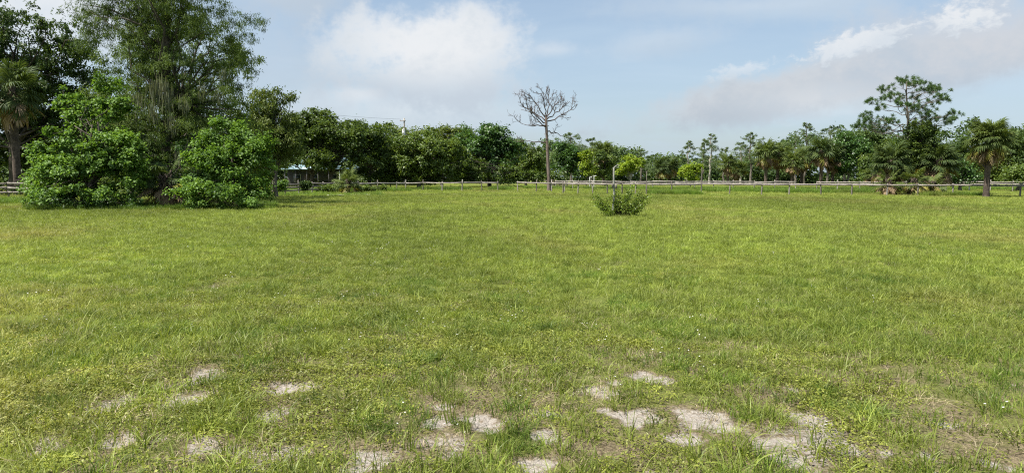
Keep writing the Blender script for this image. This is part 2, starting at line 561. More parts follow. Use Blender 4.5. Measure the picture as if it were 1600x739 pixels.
wa.data.foreach_set('value', np.clip((10.5 - np.hypot(GX.ravel(), GY.ravel()) + 5 * (fbm(GX.ravel() * 0.4, GY.ravel() * 0.4, 19, 3) - 0.5)) / 5.0, 0, 1).astype(np.float32))


# ------------------------------------------------------------------ grass (stuff, scattered by geometry nodes)
def grass_mat(name, c1, c2, dry, trans=0.35, drycut=(0.50, 0.72)):
    m = bpy.data.materials.new(name)
    m.use_nodes = True
    t = m.node_tree
    t.nodes.clear()
    b = NB(t)
    geo = b.n('ShaderNodeNewGeometry')
    oi = b.n('ShaderNodeObjectInfo')
    pos = geo.outputs['Position']
    col = b.mix(geo.outputs['Random Per Island'], c1, c2)
    col = b.mix(b.math('MULTIPLY', oi.outputs['Random'], 0.35), col, tuple(x * 1.5 for x in c2))
    f = b.noise(b.vec('MULTIPLY', pos, (1.0, 0.55, 0.0)), 0.16, 5, 0.6)
    col = b.mix(b.math('MULTIPLY', b.mapr(f, *drycut), 0.85), col, dry)
    f3 = b.noise(b.vec('MULTIPLY', pos, (1.0, 1.0, 0.0)), 1.7, 4, 0.65)
    tone = b.mapr(f3, 0.36, 0.64, 0.82, 1.28)
    tone = b.math('MULTIPLY', tone, b.mapr(oi.outputs['Random'], 0.0, 1.0, 0.82, 1.25, False))
    col = b.mix(1.0, col, b.comb(tone, tone, tone), 'MULTIPLY')
    f2 = b.noise(b.vec('MULTIPLY', pos, (0.8, 0.5, 0.0)), 0.07, 3, 0.5)
    col = b.mix(b.mapr(f2, 0.52, 0.40, 0.0, 0.38), col, tuple(x * 0.62 for x in c1))
    p = b.n('ShaderNodeBsdfPrincipled')
    b.put(p.inputs['Base Color'], col)
    p.inputs['Roughness'].default_value = 0.5
    p.inputs['Specular IOR Level'].default_value = 0.35
    tr = b.n('ShaderNodeBsdfTranslucent')
    b.put(tr.inputs['Color'], b.mix(1.0, col, (1.2, 1.2, 0.6), 'MULTIPLY'))
    mx = b.n('ShaderNodeMixShader')
    mx.inputs[0].default_value = trans
    t.links.new(p.outputs[0], mx.inputs[1])
    t.links.new(tr.outputs[0], mx.inputs[2])
    o = b.n('ShaderNodeOutputMaterial')
    t.links.new(mx.outputs[0], o.inputs[0])
    return m


def blades(rng, n, rad, hmin, hmax, w, lean=0.5, segs=3):
    mb = MB()
    for _ in range(n):
        a, r = rng.uniform(0, 2 * pi), rad * math.sqrt(rng.uniform())
        bx, by = r * cos(a), r * sin(a)
        h = rng.uniform(hmin, hmax)
        la = a + rng.normal(0, 1.0)
        ln = h * abs(rng.normal(lean, lean * 0.6))
        wd = w * rng.uniform(0.6, 1.3)
        fa = rng.uniform(0, 2 * pi)
        sx, sy = cos(fa) * wd / 2, sin(fa) * wd / 2
        v = []
        for k in range(segs):
            tt = k / segs
            x = bx + cos(la) * ln * tt ** 1.7
            y = by + sin(la) * ln * tt ** 1.7
            z = h * (tt - 0.22 * (ln / h) * tt * tt) - (0.02 if k == 0 else 0)
            f = 1 - 0.55 * tt
            v += [(x - sx * f, y - sy * f, z), (x + sx * f, y + sy * f, z)]
        v.append((bx + cos(la) * ln, by + sin(la) * ln, h * (1 - 0.3 * ln / h)))
        q = [(2 * k, 2 * k + 1, 2 * k + 3, 2 * k + 2) for k in range(segs - 1)]
        mb.add(v, q, [(2 * segs - 2, 2 * segs - 1, 2 * segs)])
    return mb


def cover(rng, n, rad, hmax, s):
    mb = MB()
    a, r = rng.uniform(0, 2 * pi, n), rad * np.sqrt(rng.uniform(0, 1, n))
    C = np.stack([r * np.cos(a), r * np.sin(a), rng.uniform(0.004, hmax, n) * (1.1 - r / rad)], 1)
    N = rng.normal(0, 0.45, (n, 3)) + (0, 0, 1)
    N /= np.linalg.norm(N, axis=1)[:, None]
    D = np.cross(N, rng.normal(0, 1, (n, 3)))
    D /= np.linalg.norm(D, axis=1)[:, None]
    mb.leaves(C, D, N, s * rng.uniform(0.6, 1.3, n), s * 0.6 * rng.uniform(0.7, 1.3, n), 0.12)
    return mb


def flowers(rng):
    mb = MB()
    for _ in range(3):
        x, y, h = rng.normal(0, 0.05), rng.normal(0, 0.05), rng.uniform(0.06, 0.16)
        C = np.repeat([[x, y, h]], 6, 0)
        a = np.arange(6) * pi / 3 + rng.uniform(0, 1)
        D = np.stack([np.cos(a), np.sin(a), np.full(6, 0.35)], 1)
        D /= np.linalg.norm(D, axis=1)[:, None]
        mb.leaves(C, D, np.repeat([[0, 0, 1.0]], 6, 0), 0.008, 0.006, 0.1)
    return mb


def scatter(name, label, mat, protos, pts, scl, rng, kindcat='grass', tiltmax=0.15):
    n = len(pts)
    col = bpy.data.collections.new(name + '_kinds')
    for mb in protos:
        me = mb.mesh(name + '_tuft')
        me.materials.append(mat)
        col.objects.link(bpy.data.objects.new(name + '_tuft', me))
    me = bpy.data.meshes.new(name)
    z = hgt(pts[:, 0], pts[:, 1])
    me.vertices.add(n)
    me.vertices.foreach_set('co', np.stack([pts[:, 0], pts[:, 1], z], 1).astype(np.float32).ravel())
    a = me.attributes.new('rot', 'FLOAT_VECTOR', 'POINT')
    a.data.foreach_set('vector', np.stack([rng.normal(0, tiltmax, n), rng.normal(0, tiltmax, n), rng.uniform(0, 2 * pi, n)], 1).astype(np.float32).ravel())
    a = me.attributes.new('scl', 'FLOAT_VECTOR', 'POINT')
    a.data.foreach_set('vector', np.asarray(scl, np.float32).ravel())
    a = me.attributes.new('pick', 'INT', 'POINT')
    a.data.foreach_set('value', rng.integers(0, len(protos), n).astype(np.int32))
    o = bpy.data.objects.new(name, me)
    sc.collection.objects.link(o)
    g = bpy.data.node_groups.new(name + '_scatter', 'GeometryNodeTree')
    g.interface.new_socket('Geometry', in_out='INPUT', socket_type='NodeSocketGeometry')
    g.interface.new_socket('Geometry', in_out='OUTPUT', socket_type='NodeSocketGeometry')
    gi, go = g.nodes.new('NodeGroupInput'), g.nodes.new('NodeGroupOutput')
    ci = g.nodes.new('GeometryNodeCollectionInfo')
    ci.inputs['Collection'].default_value = col
    ci.inputs['Separate Children'].default_value = True
    ci.inputs['Reset Children'].default_value = True
    ip = g.nodes.new('GeometryNodeInstanceOnPoints')
    ip.inputs['Pick Instance'].default_value = True

    def attr(nm, ty):
        nd = g.nodes.new('GeometryNodeInputNamedAttribute')
        nd.data_type = ty
        nd.inputs['Name'].default_value = nm
        return nd.outputs['Attribute']
    L = g.links.new
    L(gi.outputs[0], ip.inputs['Points'])
    L(ci.outputs[0], ip.inputs['Instance'])
    L(attr('pick', 'INT'), ip.inputs['Instance Index'])
    L(attr('rot', 'FLOAT_VECTOR'), ip.inputs['Rotation'])
    L(attr('scl', 'FLOAT_VECTOR'), ip.inputs['Scale'])
    L(ip.outputs[0], go.inputs[0])
    md = o.modifiers.new('scatter', 'NODES')
    md.node_group = g
    tag(o, label, kindcat, None, 'stuff')
    return o


def wedge(rng, y0, y1, dens, slope=0.80, margin=1.2):
    """points over the pasture the photograph looks at, a little wider than its view"""
    area = (y1 - y0) * 2 * margin + slope * (y1 ** 2 - y0 ** 2)
    n = int(area * dens)
    m = int(n * 2.2) + 50
    y = rng.uniform(y0, y1, m)
    x = rng.uniform(-1, 1, m) * (slope * y1 + margin)
    k = np.abs(x) < slope * y + margin
    p = np.stack([x[k], y[k]], 1)[:n]
    return p


rg = np.random.default_rng(11)
GM = {
    'tuft': grass_mat('pasture_grass', (0.115, 0.162, 0.024), (0.265, 0.315, 0.056), (0.31, 0.28, 0.085)),
    'far': grass_mat('field_grass', (0.124, 0.168, 0.026), (0.238, 0.282, 0.052), (0.28, 0.27, 0.080), 0.35, (0.47, 0.70)),
    'cover': grass_mat('creeping_weed', (0.115, 0.145, 0.020), (0.290, 0.310, 0.054), (0.28, 0.24, 0.080), 0.3),
    'lush': grass_mat('lush_tuft', (0.062, 0.120, 0.015), (0.160, 0.240, 0.032), (0.17, 0.20, 0.040)),
    'straw': grass_mat('dry_straw', (0.230, 0.180, 0.095), (0.420, 0.360, 0.230), (0.30, 0.25, 0.14), 0.2),
    'flower': plain_mat('white_petal', (0.80, 0.80, 0.76), 0.7),
}
# 1 near sward of short tufts
p = np.vstack([wedge(rg, 1.5, 10, 105), wedge(rg, 10, 20, 85)])
b_ = bare(p[:, 0], p[:, 1])
cv = fbm(p[:, 0] * 0.9, p[:, 1] * 0.9, 101, 4)
far_k = np.clip((p[:, 1] - 6) / 6, 0, 1)
keep = rg.uniform(0, 1, len(p)) < np.clip(1.2 - b_ * 1.5, 0.06, 1) * np.clip(0.35 + (cv - 0.40) * 3.5 + 0.6 * far_k, 0.18, 1)
p = p[keep]
s = rg.uniform(0.55, 1.15, len(p)) * (0.75 + 0.55 * fbm(p[:, 0] * 0.6, p[:, 1] * 0.6, 61, 3))
scatter('grass', 'short pasture grass growing over the near ground', GM['tuft'],
        [blades(rg, 26, 0.085, 0.04, 0.13, 0.0056, 0.85) for _ in range(7)], p, np.stack([s * 1.15, s * 1.15, s], 1), rg)
# 2 darker lush tufts in groups
p = np.vstack([wedge(rg, 1.5, 12, 60), wedge(rg, 12, 26, 14)])
b_ = bare(p[:, 0], p[:, 1])
cv = fbm(p[:, 0] * 1.4 + 9, p[:, 1] * 1.4, 211, 3)
keep = (rg.uniform(0, 1, len(p)) < np.clip((cv - 0.52) * 8, 0, 0.9)) & (b_ < 0.3)
p = p[keep]
s = rg.uniform(0.6, 1.2, len(p))
scatter('lush_grass', 'dark green dense grass tufts between the bare sand patches', GM['lush'],
        [blades(rg, 34, 0.075, 0.04, 0.12, 0.0048, 0.85) for _ in range(5)], p, np.stack([s, s, s], 1), rg)
# 3 creeping broad-leaved weeds
p = np.vstack([wedge(rg, 1.5, 9, 130), wedge(rg, 9, 16, 40)])
b_ = bare(p[:, 0], p[:, 1])
cv = fbm(p[:, 0] * 0.8 + 4, p[:, 1] * 0.8, 151, 4) + 0.10 * np.clip(-p[:, 0] / 3, -1, 1)
keep = rg.uniform(0, 1, len(p)) < np.clip((cv - 0.42) * 7, 0.10, 1) * np.clip(1.15 - b_ * 1.5, 0.07, 1)
p = p[keep]
s = rg.uniform(0.7, 1.25, len(p))
scatter('creeping_weeds', 'low yellow green creeping weeds matting the near ground', GM['cover'],
        [cover(rg, 85, 0.13, 0.065, 0.0185) for _ in range(6)], p, np.stack([s, s, s], 1), rg, 'weeds')
# 4 straw
p = np.vstack([wedge(rg, 1.5, 10, 120), wedge(rg, 10, 22, 14)])
b_ = bare(p[:, 0], p[:, 1])
cv = fbm(p[:, 0] * 1.1 + 14, p[:, 1] * 1.1, 251, 3)
keep = rg.uniform(0, 1, len(p)) < np.clip((cv - 0.35) * 3, 0.05, 1) * np.where((b_ > 0.12), 1.0, 0.5)
p = p[keep]
s = rg.uniform(0.6, 1.3, len(p))
scatter('dry_grass', 'dry straw coloured grass lying among the green', GM['straw'],
        [blades(rg, 13, 0.09, 0.02, 0.06, 0.004, 2.2) for _ in range(4)], p, np.stack([s, s, s], 1), rg)
# 5 longer single blades
p = np.vstack([wedge(rg, 1.5, 10, 12), wedge(rg, 10, 30, 6)])
b_ = bare(p[:, 0], p[:, 1])
cv = fbm(p[:, 0] * 0.5 + 3, p[:, 1] * 0.5, 301, 3) + 0.10 * np.clip(p[:, 0] / 4, -1, 1)
keep = (rg.uniform(0, 1, len(p)) < np.clip((cv - 0.42) * 5, 0.04, 1)) & (b_ < 0.8)
p = p[keep]
s = rg.uniform(0.6, 1.2, len(p))
scatter('tall_grass', 'longer pale grass blades standing above the sward', GM['far'],
        [blades(rg, 9, 0.05, 0.14, 0.30, 0.0065, 0.55, 4) for _ in range(5)], p, np.stack([s, s, s], 1), rg)
# 6 white clover-like flowers
p = np.vstack([wedge(rg, 1.5, 9, 4), wedge(rg, 9, 18, 3)])
cv = fbm(p[:, 0] * 0.45, p[:, 1] * 0.45, 401, 3) - 0.06 * np.clip(p[:, 0] / 4, -1, 1)
p = p[rg.uniform(0, 1, len(p)) < np.clip((cv - 0.50) * 3, 0.06, 0.35)]
s = rg.uniform(0.7, 1.3, len(p))
scatter('white_flowers', 'tiny white flowers dotted through the near grass', GM['flower'], [flowers(rg) for _ in range(4)], p, np.stack([s, s, s], 1), rg, 'flowers')
# 7 mid and far field, coarser tufts
p = np.vstack([wedge(rg, 16, 34, 28), wedge(rg, 34, 62, 11), wedge(rg, 62, 120, 2.6)])
s = rg.uniform(0.7, 1.2, len(p)) * np.interp(p[:, 1], [17, 40, 120], [0.85, 1.1, 2.0])
hv = 0.55 + 0.75 * fbm(p[:, 0] * 0.12, p[:, 1] * 0.09, 71, 4)
scatter('field_grass', 'green pasture grass spreading over the field to the fences', GM['far'],
        [blades(rg, 60, 0.22, 0.05, 0.14, 0.010, 0.7, 2) for _ in range(6)], p, np.stack([s, s, s * hv], 1), rg)


# ------------------------------------------------------------------ tree builders
def unit(v):
    return v / (np.linalg.norm(v, axis=-1, keepdims=True) + 1e-9)


def curve(p0, p1, sag=0.0, wob=0.0, n=5, rng=None):
    t = np.linspace(0, 1, n)[:, None]
    p0, p1 = np.asarray(p0, float), np.asarray(p1, float)
    pts = p0 * (1 - t) + p1 * t
    pts[:, 2] += (sag * 4 * t * (1 - t))[:, 0]
    if rng is not None and wob:
        w = rng.normal(0, wob, (n, 3))
        w[0] = 0
        w[-1] = 0
        pts += w
    return pts


def lobe_crown(rng, lobes, nclump, per, rc, L, W, flat=0.7, zmin=0.05, hang=0.0, low=-0.35):
    """leaves in clumps over the outside of several ellipsoids (x, y, z, rx, ry, rz)"""
    lobes = np.asarray(lobes, float)
    subs = []
    for l in lobes:
        nsb = int(np.clip(9 * math.sqrt(l[3] * l[5]) / rc / 2.2, 7, 24))
        uu = unit(rng.normal(0, 1, (nsb * 4, 3)))
        uu = uu[uu[:, 2] > low][:nsb]
        for w in uu:
            f = rng.uniform(0.50, 0.84)
            g = rng.uniform(0.26, 0.46)
            subs.append((*(l[:3] + w * f * l[3:]), *(l[3:] * g)))
        subs.append((*l[:3], *(l[3:] * 0.55)))
    lobes = np.asarray(subs)
    area = (lobes[:, 3] * lobes[:, 5]) ** 0.9
    pick = rng.choice(len(lobes), nclump, p=area / area.sum())
    u = unit(rng.normal(0, 1, (nclump * 3, 3)))
    u = u[u[:, 2] > low]
    while len(u) < nclump:
        u = np.vstack([u, u])
    u = u[:nclump]
    r = 0.45 + 0.60 * rng.uniform(0, 1, nclump) ** 0.6
    r = np.where(rng.uniform(0, 1, nclump) < 0.14, r * 1.35, r)
    cc = lobes[pick, :3] + u * r[:, None] * lobes[pick, 3:]
    rad = rc * rng.uniform(0.35, 1.15, nclump)
    n = (per * rng.uniform(0.6, 1.4, nclump)).astype(int)
    idx = np.repeat(np.arange(nclump), n)
    off = rng.normal(0, 0.52, (len(idx), 3)) * rad[idx][:, None] * (1, 1, flat)
    C = cc[idx] + off
    if hang:
        C[:, 2] -= hang * np.abs(rng.normal(0, 0.5, len(C))) * rad[idx]
    out = u[idx]
    k = C[:, 2] > zmin
    C, out = C[k], out[k]
    m = len(C)
    N = unit(out * 0.5 + rng.normal(0, 0.55, (m, 3)) + (0, 0, 0.75))
    D = unit(np.cross(N, rng.normal(0, 1, (m, 3))) + out * 0.35 + (0, 0, -0.25 - hang))
    mb = MB()
    mb.leaves(C, D, N, L * rng.uniform(0.6, 1.35, m), W * rng.uniform(0.6, 1.3, m))
    return mb, cc


def limbs(mb, rng, base, top, r0, cc, rl, nmax=70, lean=0.06):
    """a tapered trunk and limbs reaching for the clumps"""
    base, top = np.asarray(base, float), np.asarray(top, float)
    h = np.linalg.norm(top - base)
    tr = curve(base, top, 0, lean * 0.5, 8, rng)
    tr[0, 2] -= 0.15
    rr = r0 * np.array([1.35, 1.0, 0.93, 0.86, 0.78, 0.68, 0.55, 0.4])
    mb.tube(tr, rr, 9)
    sel = rng.permutation(len(cc))[:nmax]
    for i in sel:
        t = rng.uniform(0.35, 0.98)
        k = t * 7
        a = tr[int(k)] * (1 - k % 1) + tr[min(int(k) + 1, 7)] * (k % 1)
        if cc[i][2] < a[2]:
            a = tr[3] * 0.5 + tr[2] * 0.5
        d = np.linalg.norm(cc[i] - a)
        c = curve(a, cc[i], 0.08 * d, 0.05 * d, 6, rng)
        mb.tube(c, np.linspace(rl * min(1, 0.4 + d / 6), rl * 0.15, 6), 5)


def broad_tree(name, label, cat, seed, y, base_px, lobes_px, leaf, trunk_px, r0, bark, nclump, per, rc, L, W, group=None, hang=0.0, flat=0.7, low=-0.35, rl=None, deep=0.8, multi=None, base_py=None):
    """lobes_px: (px, py, half width px, half height px[, depth offset m]) measured in the photograph"""
    rng = np.random.default_rng(seed)
    k = y / FPX
    bx = P(base_px, 300, y).x
    loc = Vector((bx, y, hz(bx, y)))
    root = empty(name, loc, label, cat, group)
    lb = []
    for l in lobes_px:
        c = P(l[0], l[1], y) - loc
        lb.append((c.x, l[4] if len(l) > 4 else 0.0, c.z, l[2] * k, l[2] * k * deep, l[3] * k))
    mb, cc = lobe_crown(rng, lb, nclump, per, rc, L, W, flat, 0.05, hang, low)
    mb.build('crown', M[leaf], root)
    tm = MB()
    if multi:
        for j in range(multi):
            a = rng.uniform(0, 2 * pi)
            tp = P(trunk_px[0], trunk_px[1], y) - loc
            sp = rng.uniform(0.2, 0.55) * lb[0][3]
            limbs(tm, rng, (0.25 * cos(a), 0.25 * sin(a), 0), (tp.x + cos(a) * sp, sin(a) * sp, tp.z * rng.uniform(0.7, 1.0)), r0, cc, rl or r0 * 0.45, 18, 0.15)
    else:
        tp = P(trunk_px[0], trunk_px[1], y) - loc
        limbs(tm, rng, (0, 0, 0), tuple(tp), r0, cc, rl or r0 * 0.45, 60, 0.12)
    tm.build('trunk', M[bark], root, True)
    return root


def conifer(name, label, cat, seed, y, base_px, top_py, halfw_px, leaf, bark, r0, nbr, nsub, nleaf, L, W, h0=0.3, group=None, shape=0.6, droop=0.35, up=0.2, moss=0, baldness=0.0, leafspread=1.0, trunk_lean=0.0):
    """an open conifer: straight trunk, tiered limbs, feathery drooping sprays"""
    rng = np.random.default_rng(seed)
    bx = P(base_px, 300, y).x
    loc = Vector((bx, y, hz(bx, y)))
    H = P(base_px, top_py, y).z - loc.z
    R = halfw_px * y / FPX
    root = empty(name, loc, label, cat, group)
    tm, cm, mm = MB(), MB(), MB()
    tr = curve((0, 0, -0.2), (trunk_lean * H, 0, H), 0, 0.012 * H, 10, rng)
    tm.tube(tr, r0 * np.array([1.5, 1.1, 1.0, 0.92, 0.84, 0.74, 0.62, 0.48, 0.3, 0.08]), 9)

    def tpt(z):
        f = np.clip(z / H, 0, 1) * 9
        i = min(int(f), 8)
        return tr[i] * (1 - (f - i)) + tr[i + 1] * (f - i)
    Cs, Ds = [], []
    for b in range(nbr):
        f = (b + rng.uniform(0, 1)) / nbr
        z = H * (h0 + (0.985 - h0) * f)
        ln = R * (shape + (1 - shape) * sin(pi * min(1, 0.15 + f * 0.9))) * (1 - f ** 3.0) ** 0.8 * rng.uniform(0.55, 1.12) + 0.06 * R
        if rng.uniform() < baldness:
            continue
        az = b * 2.399963 + rng.normal(0, 0.4)
        a = tpt(z)
        n = 7
        t = np.linspace(0, 1, n)
        pts = a + np.stack([np.cos(az) * ln * t, np.sin(az) * ln * t, ln * (up * t + (0.25 - droop) * t ** 2.5 * 0.8)], 1)
        pts[1:] += rng.normal(0, 0.03 * ln, (n - 1, 3))
        tm.tube(pts, np.linspace(max(0.015, r0 * 0.28 * (1 - 0.6 * f)), 0.006 + 0.002 * L, n), 5)
        for sidx in range(nsub):
            ts = rng.uniform(0.22, 1.0) ** 0.8
            i = min(int(ts * 6), 5)
            p0 = pts[i] * (1 - (ts * 6 - i)) + pts[i + 1] * (ts * 6 - i)
            sa = az + rng.choice([-1, 1]) * rng.uniform(0.3, 1.25)
            sl = ln * rng.uniform(0.18, 0.42) * (1.25 - 0.6 * ts)
            d = np.array([cos(sa), sin(sa), rng.normal(0.0, 0.18)])
            e = p0 + d * sl + np.array([0, 0, -droop * sl * 0.5])
            if sidx % 2 == 0:
                tm.tube(np.stack([p0, (p0 + e) / 2 + (0, 0, 0.06 * sl), e]), [0.012 + L * 0.02, 0.008 + L * 0.012, 0.004], 3, False)
            q = rng.uniform(0.05, 1.1, nleaf)[:, None]
            c = p0 + (e - p0) * q + rng.normal(0, 0.07 * ln ** 0.5 + 0.4 * L, (nleaf, 3)) * (leafspread, leafspread, 0.55 * leafspread)
            Cs.append(c)
            Ds.append(unit(d * 0.55 + rng.normal(0, 0.55, (nleaf, 3)) + (0, 0, -droop * 1.2)))
            if moss and rng.uniform() < moss and f < 0.75:
                k = 26
                mc = p0 + (e - p0) * rng.uniform(0.2, 1.0, (k, 1)) + rng.normal(0, 0.09, (k, 3)) * (1, 1, 0.3)
                mm.leaves(mc, unit(rng.normal(0, 0.06, (k, 3)) + (0, 0, -1.0)), unit(rng.normal(0, 1, (k, 3))), rng.uniform(0.3, 1.0, k) * rng.uniform(0.5, 1.3), 0.05, 0.1, 0.03)
    C, D = np.vstack(Cs), np.vstack(Ds)
    kk = C[:, 2] > 0.1
    C, D = C[kk], D[kk]
    N = unit(rng.normal(0, 0.6, C.shape) + (0, 0, 0.8))
    cm.leaves(C, D, N, L * rng.uniform(0.6, 1.4, len(C)), W * rng.uniform(0.6, 1.3, len(C)), 0.15, 0.2)
    cm.build('crown', M[leaf], root)
    tm.build('trunk', M[bark], root, True)
    if mm.n:
        tag(mm.build('moss', M['moss'], root), 'grey green moss hanging in strands from the limbs', None, None, 'stuff')
    return root


# ---- palms
def frond_geo(rng, lp, r, nseg, droop, w, spread=2.35):
    """a fan leaf on its stalk, growing along +X with +Z up"""
    mb = MB()
    t = np.linspace(0, 1, 5)
    mb.tube(np.stack([t * lp, 0 * t, -0.10 * lp * t ** 2], 1), np.linspace(0.028, 0.014, 5) * (1 + r * 0.4), 4, False)
    tip = np.array([lp, 0, -0.10 * lp])
    costa = 0.45 * r
    for k in range(nseg):
        a = -spread + 2 * spread * k / (nseg - 1) + rng.normal(0, 0.04)
        s = 1 - abs(a) / spread
        o = tip + np.array([costa * s, 0, -0.10 * costa * s])
        ln = r * (0.62 + 0.38 * s) * rng.uniform(0.9, 1.08)
        d = np.array([cos(a), sin(a) * 0.94, 0.16 * abs(sin(a))])
        sd = np.array([-sin(a), cos(a), 0])
        dr = droop * rng.uniform(0.7, 1.4)
        p1 = o + d * ln * 0.5 + (0, 0, -dr * ln * 0.14)
        p2 = o + d * ln * 0.8 + (0, 0, -dr * ln * 0.42)
        p3 = o + d * ln * (1.0 - 0.12 * dr) + (0, 0, -dr * ln * 0.85)
        wv = sd * w
        mb.add([o - wv * 0.25, o + wv * 0.25, p1 + wv * 0.5, p1 - wv * 0.5, p2 + wv * 0.36, p2 - wv * 0.36, p3],
               [(0, 1, 2, 3), (3, 2, 4, 5)], [(5, 4, 6)])
    return mb


_fr = np.random.default_rng(77)
FR_LIVE = [frond_geo(_fr, 0.80, 0.88, 32, 0.65, 0.072) for _ in range(4)]
FR_DEAD = [frond_geo(_fr, 0.85, 0.95, 16, 0.25, 0.07, 1.1) for _ in range(4)]
FAR_LIVE = [frond_geo(_fr, 0.95, 1.05, 15, 0.75, 0.13) for _ in range(4)]
FAR_DEAD = [frond_geo(_fr, 0.9, 1.05, 10, 0.25, 0.17, 1.1) for _ in range(4)]


def palm_trunk(mb, rng, H, r, boots=0, lean=0.0):
    z = np.linspace(-0.2, H, 16)
    tr = np.stack([lean * (z / H) ** 2 * H, 0.3 * lean * (z / H) ** 2 * H, z], 1)
    mb.tube(tr, r * (1.0 + 0.10 * np.sin(z * 9) * 0.4 + 0.35 * np.exp(-np.clip(z, 0, 9) * 2.5)), 12)
    for k in range(boots):
        a = k * 2.39996
        zz = H * (1 - 0.55 * (k / boots)) - 0.02
        x = lean * (zz / H) ** 2 * H
        c = np.array([x + cos(a) * r * 1.0, sin(a) * r * 1.0, zz])
        e = c + np.array([cos(a) * 0.16, sin(a) * 0.16, 0.30])
        mb.tube(np.stack([c, (c + e) / 2 + (cos(a) * .02, sin(a) * .02, -.02), e]), [0.07, 0.055, 0.035], 4)
    return tr[-1]


def place_frond(az, el, roll, scale, origin):
    return Matrix.Translation(origin) @ Matrix.Rotation(az, 4, 'Z') @ Matrix.Rotation(-el, 4, 'Y') @ Matrix.Rotation(roll, 4, 'X') @ Matrix.Scale(scale, 4)


def palm(name, label, seed, y, base_px, top_py, scale=1.0, live=34, dead=14, near=False, leafmat='frond', group=None, lean=0.0, elow=-0.55, yellow=0, base_loc=None, trunk_r=0.19, skirt=-1.1):
    rng = np.random.default_rng(seed)
    bx = P(base_px, 300, y).x
    loc = Vector((bx, y, hz(bx, y)))
    H = P(base_px, top_py, y).z - loc.z - 1.55 * scale
    H = max(H, 0.25)
    root = empty(name, loc, label, 'palm', group)
    tm = MB()
    top = palm_trunk(tm, rng, H, trunk_r, 34 if near else 0, lean)
    tm.build('trunk', M['palmbark'], root, True)
    sets = [(live, FR_LIVE if near else FAR_LIVE, leafmat, 'frond', 1.35, elow), (yellow, FR_LIVE if near else FAR_LIVE, 'frond_yel', 'yellow_frond', -0.1, -0.8),
            (dead, FR_DEAD if near else FAR_DEAD, 'frond_dead', 'dead_frond', skirt + 0.55, skirt - 0.2)]
    for n, protos, mat, nm, e1, e0 in sets:
        if not n:
            continue
        joined = MB()
        meshes = None
        if near:
            meshes = []
            for pr in protos:
                me = pr.mesh(nm)
                me.materials.append(M[mat])
                meshes.append(me)
        for k in range(n):
            f = (k + 0.5) / n
            el = e1 + (e0 - e1) * f ** 0.8 + rng.normal(0, 0.12)
            az = k * 2.399963 + rng.normal(0, 0.2)
            dz_ = -0.30 * f if nm == 'frond' else -0.25 - 0.35 * rng.uniform()
            mt = place_frond(az, el, rng.normal(0, 0.35), scale * rng.uniform(0.82, 1.12), Vector((top[0] + cos(az) * 0.1, top[1] + sin(az) * 0.1, top[2] + dz_ * scale)))
            if near:
                o = bpy.data.objects.new(nm, meshes[k % 4])
                sc.collection.objects.link(o)
                o.parent = root
                o.matrix_local = mt
            else:
                pr = protos[k % 4]
                A = np.array(mt)
                v = np.vstack(pr.v) @ A[:3, :3].T + A[:3, 3]
                joined.add(v, np.vstack(pr.q), np.vstack(pr.t))
        if not near:
            joined.build({'frond': 'crown', 'yellow_frond': 'yellow_fronds', 'dead_frond': 'dead_skirt'}[nm], M[mat], root)
    return root


# ------------------------------------------------------------------ the thicket at the left
broad_tree('leafy_bush', 'large bright green leafy bush at the far left, in front of the fence', 'bush', 1, 37.5, 138,
           [(135, 262, 60, 42), (72, 250, 34, 30, 0.4), (90, 285, 46, 32, 0), (185, 250, 44, 36, -0.4), (215, 278, 26, 38, -0.2), (120, 218, 44, 26, 0.2), (172, 218, 34, 22, 0.3), (130, 176, 36, 30, 0.9), (98, 158, 24, 22, 0.8), (150, 134, 26, 24, 1.0), (112, 190, 22, 20, .2), (170, 170, 26, 26, .8), (140, 305, 84, 20, -0.6), (55, 232, 18, 14, 0), (205, 225, 20, 18, 0), (60, 300, 24, 20, 0), (85, 210, 20, 16, 0)],
           'bush', (135, 190), 0.10, 'darkbark', 760, 46, 0.38, 0.155, 0.105, flat=0.65, low=-0.6, multi=5)
broad_tree('leafy_bush', 'bright green leafy bush right of the tall mossy cypress', 'bush', 2, 37.0, 362,
           [(362, 255, 40, 36), (318, 222, 26, 22, 0.3), (350, 200, 30, 20, 0.5), (378, 222, 26, 22, 0.2), (402, 248, 28, 32, 0.0), (335, 262, 30, 28, -0.3), (360, 298, 62, 24, -0.5), (312, 300, 34, 20, -0.7), (408, 288, 24, 24, 0), (300, 250, 16, 16, 0.2), (418, 222, 14, 14, 0.2)],
           'bush', (360, 215), 0.09, 'darkbark', 500, 46, 0.38, 0.145, 0.10, flat=0.65, low=-0.6, multi=4)
cyp = broad_tree('cypress_tree', 'tall dark cypress hung with moss, its top cut off by the frame', 'tree', 3, 43, 258,
                 [(255, -60, 125, 60), (262, 5, 55, 42, -0.8), (300, 0, 60, 36), (215, 0, 60, 40), (180, 40, 58, 46), (330, 35, 66, 38), (255, 60, 60, 50), (290, 105, 70, 32), (358, 92, 44, 34), (205, 100, 55, 36), (325, 150, 70, 36), (215, 150, 60, 40), (372, 60, 30, 22), (148, 10, 32, 40), (280, 190, 70, 40, -0.6), (345, 190, 50, 36), (200, 205, 45, 34, -0.5), (140, 60, 26, 26)],
                 'cypress', (262, -60), 0.26, 'darkbark', 2100, 58, 0.40, 0.165, 0.032, hang=1.1, flat=0.38, low=-0.6, rl=0.10, deep=0.75)
mm, rng = MB(), np.random.default_rng(33)
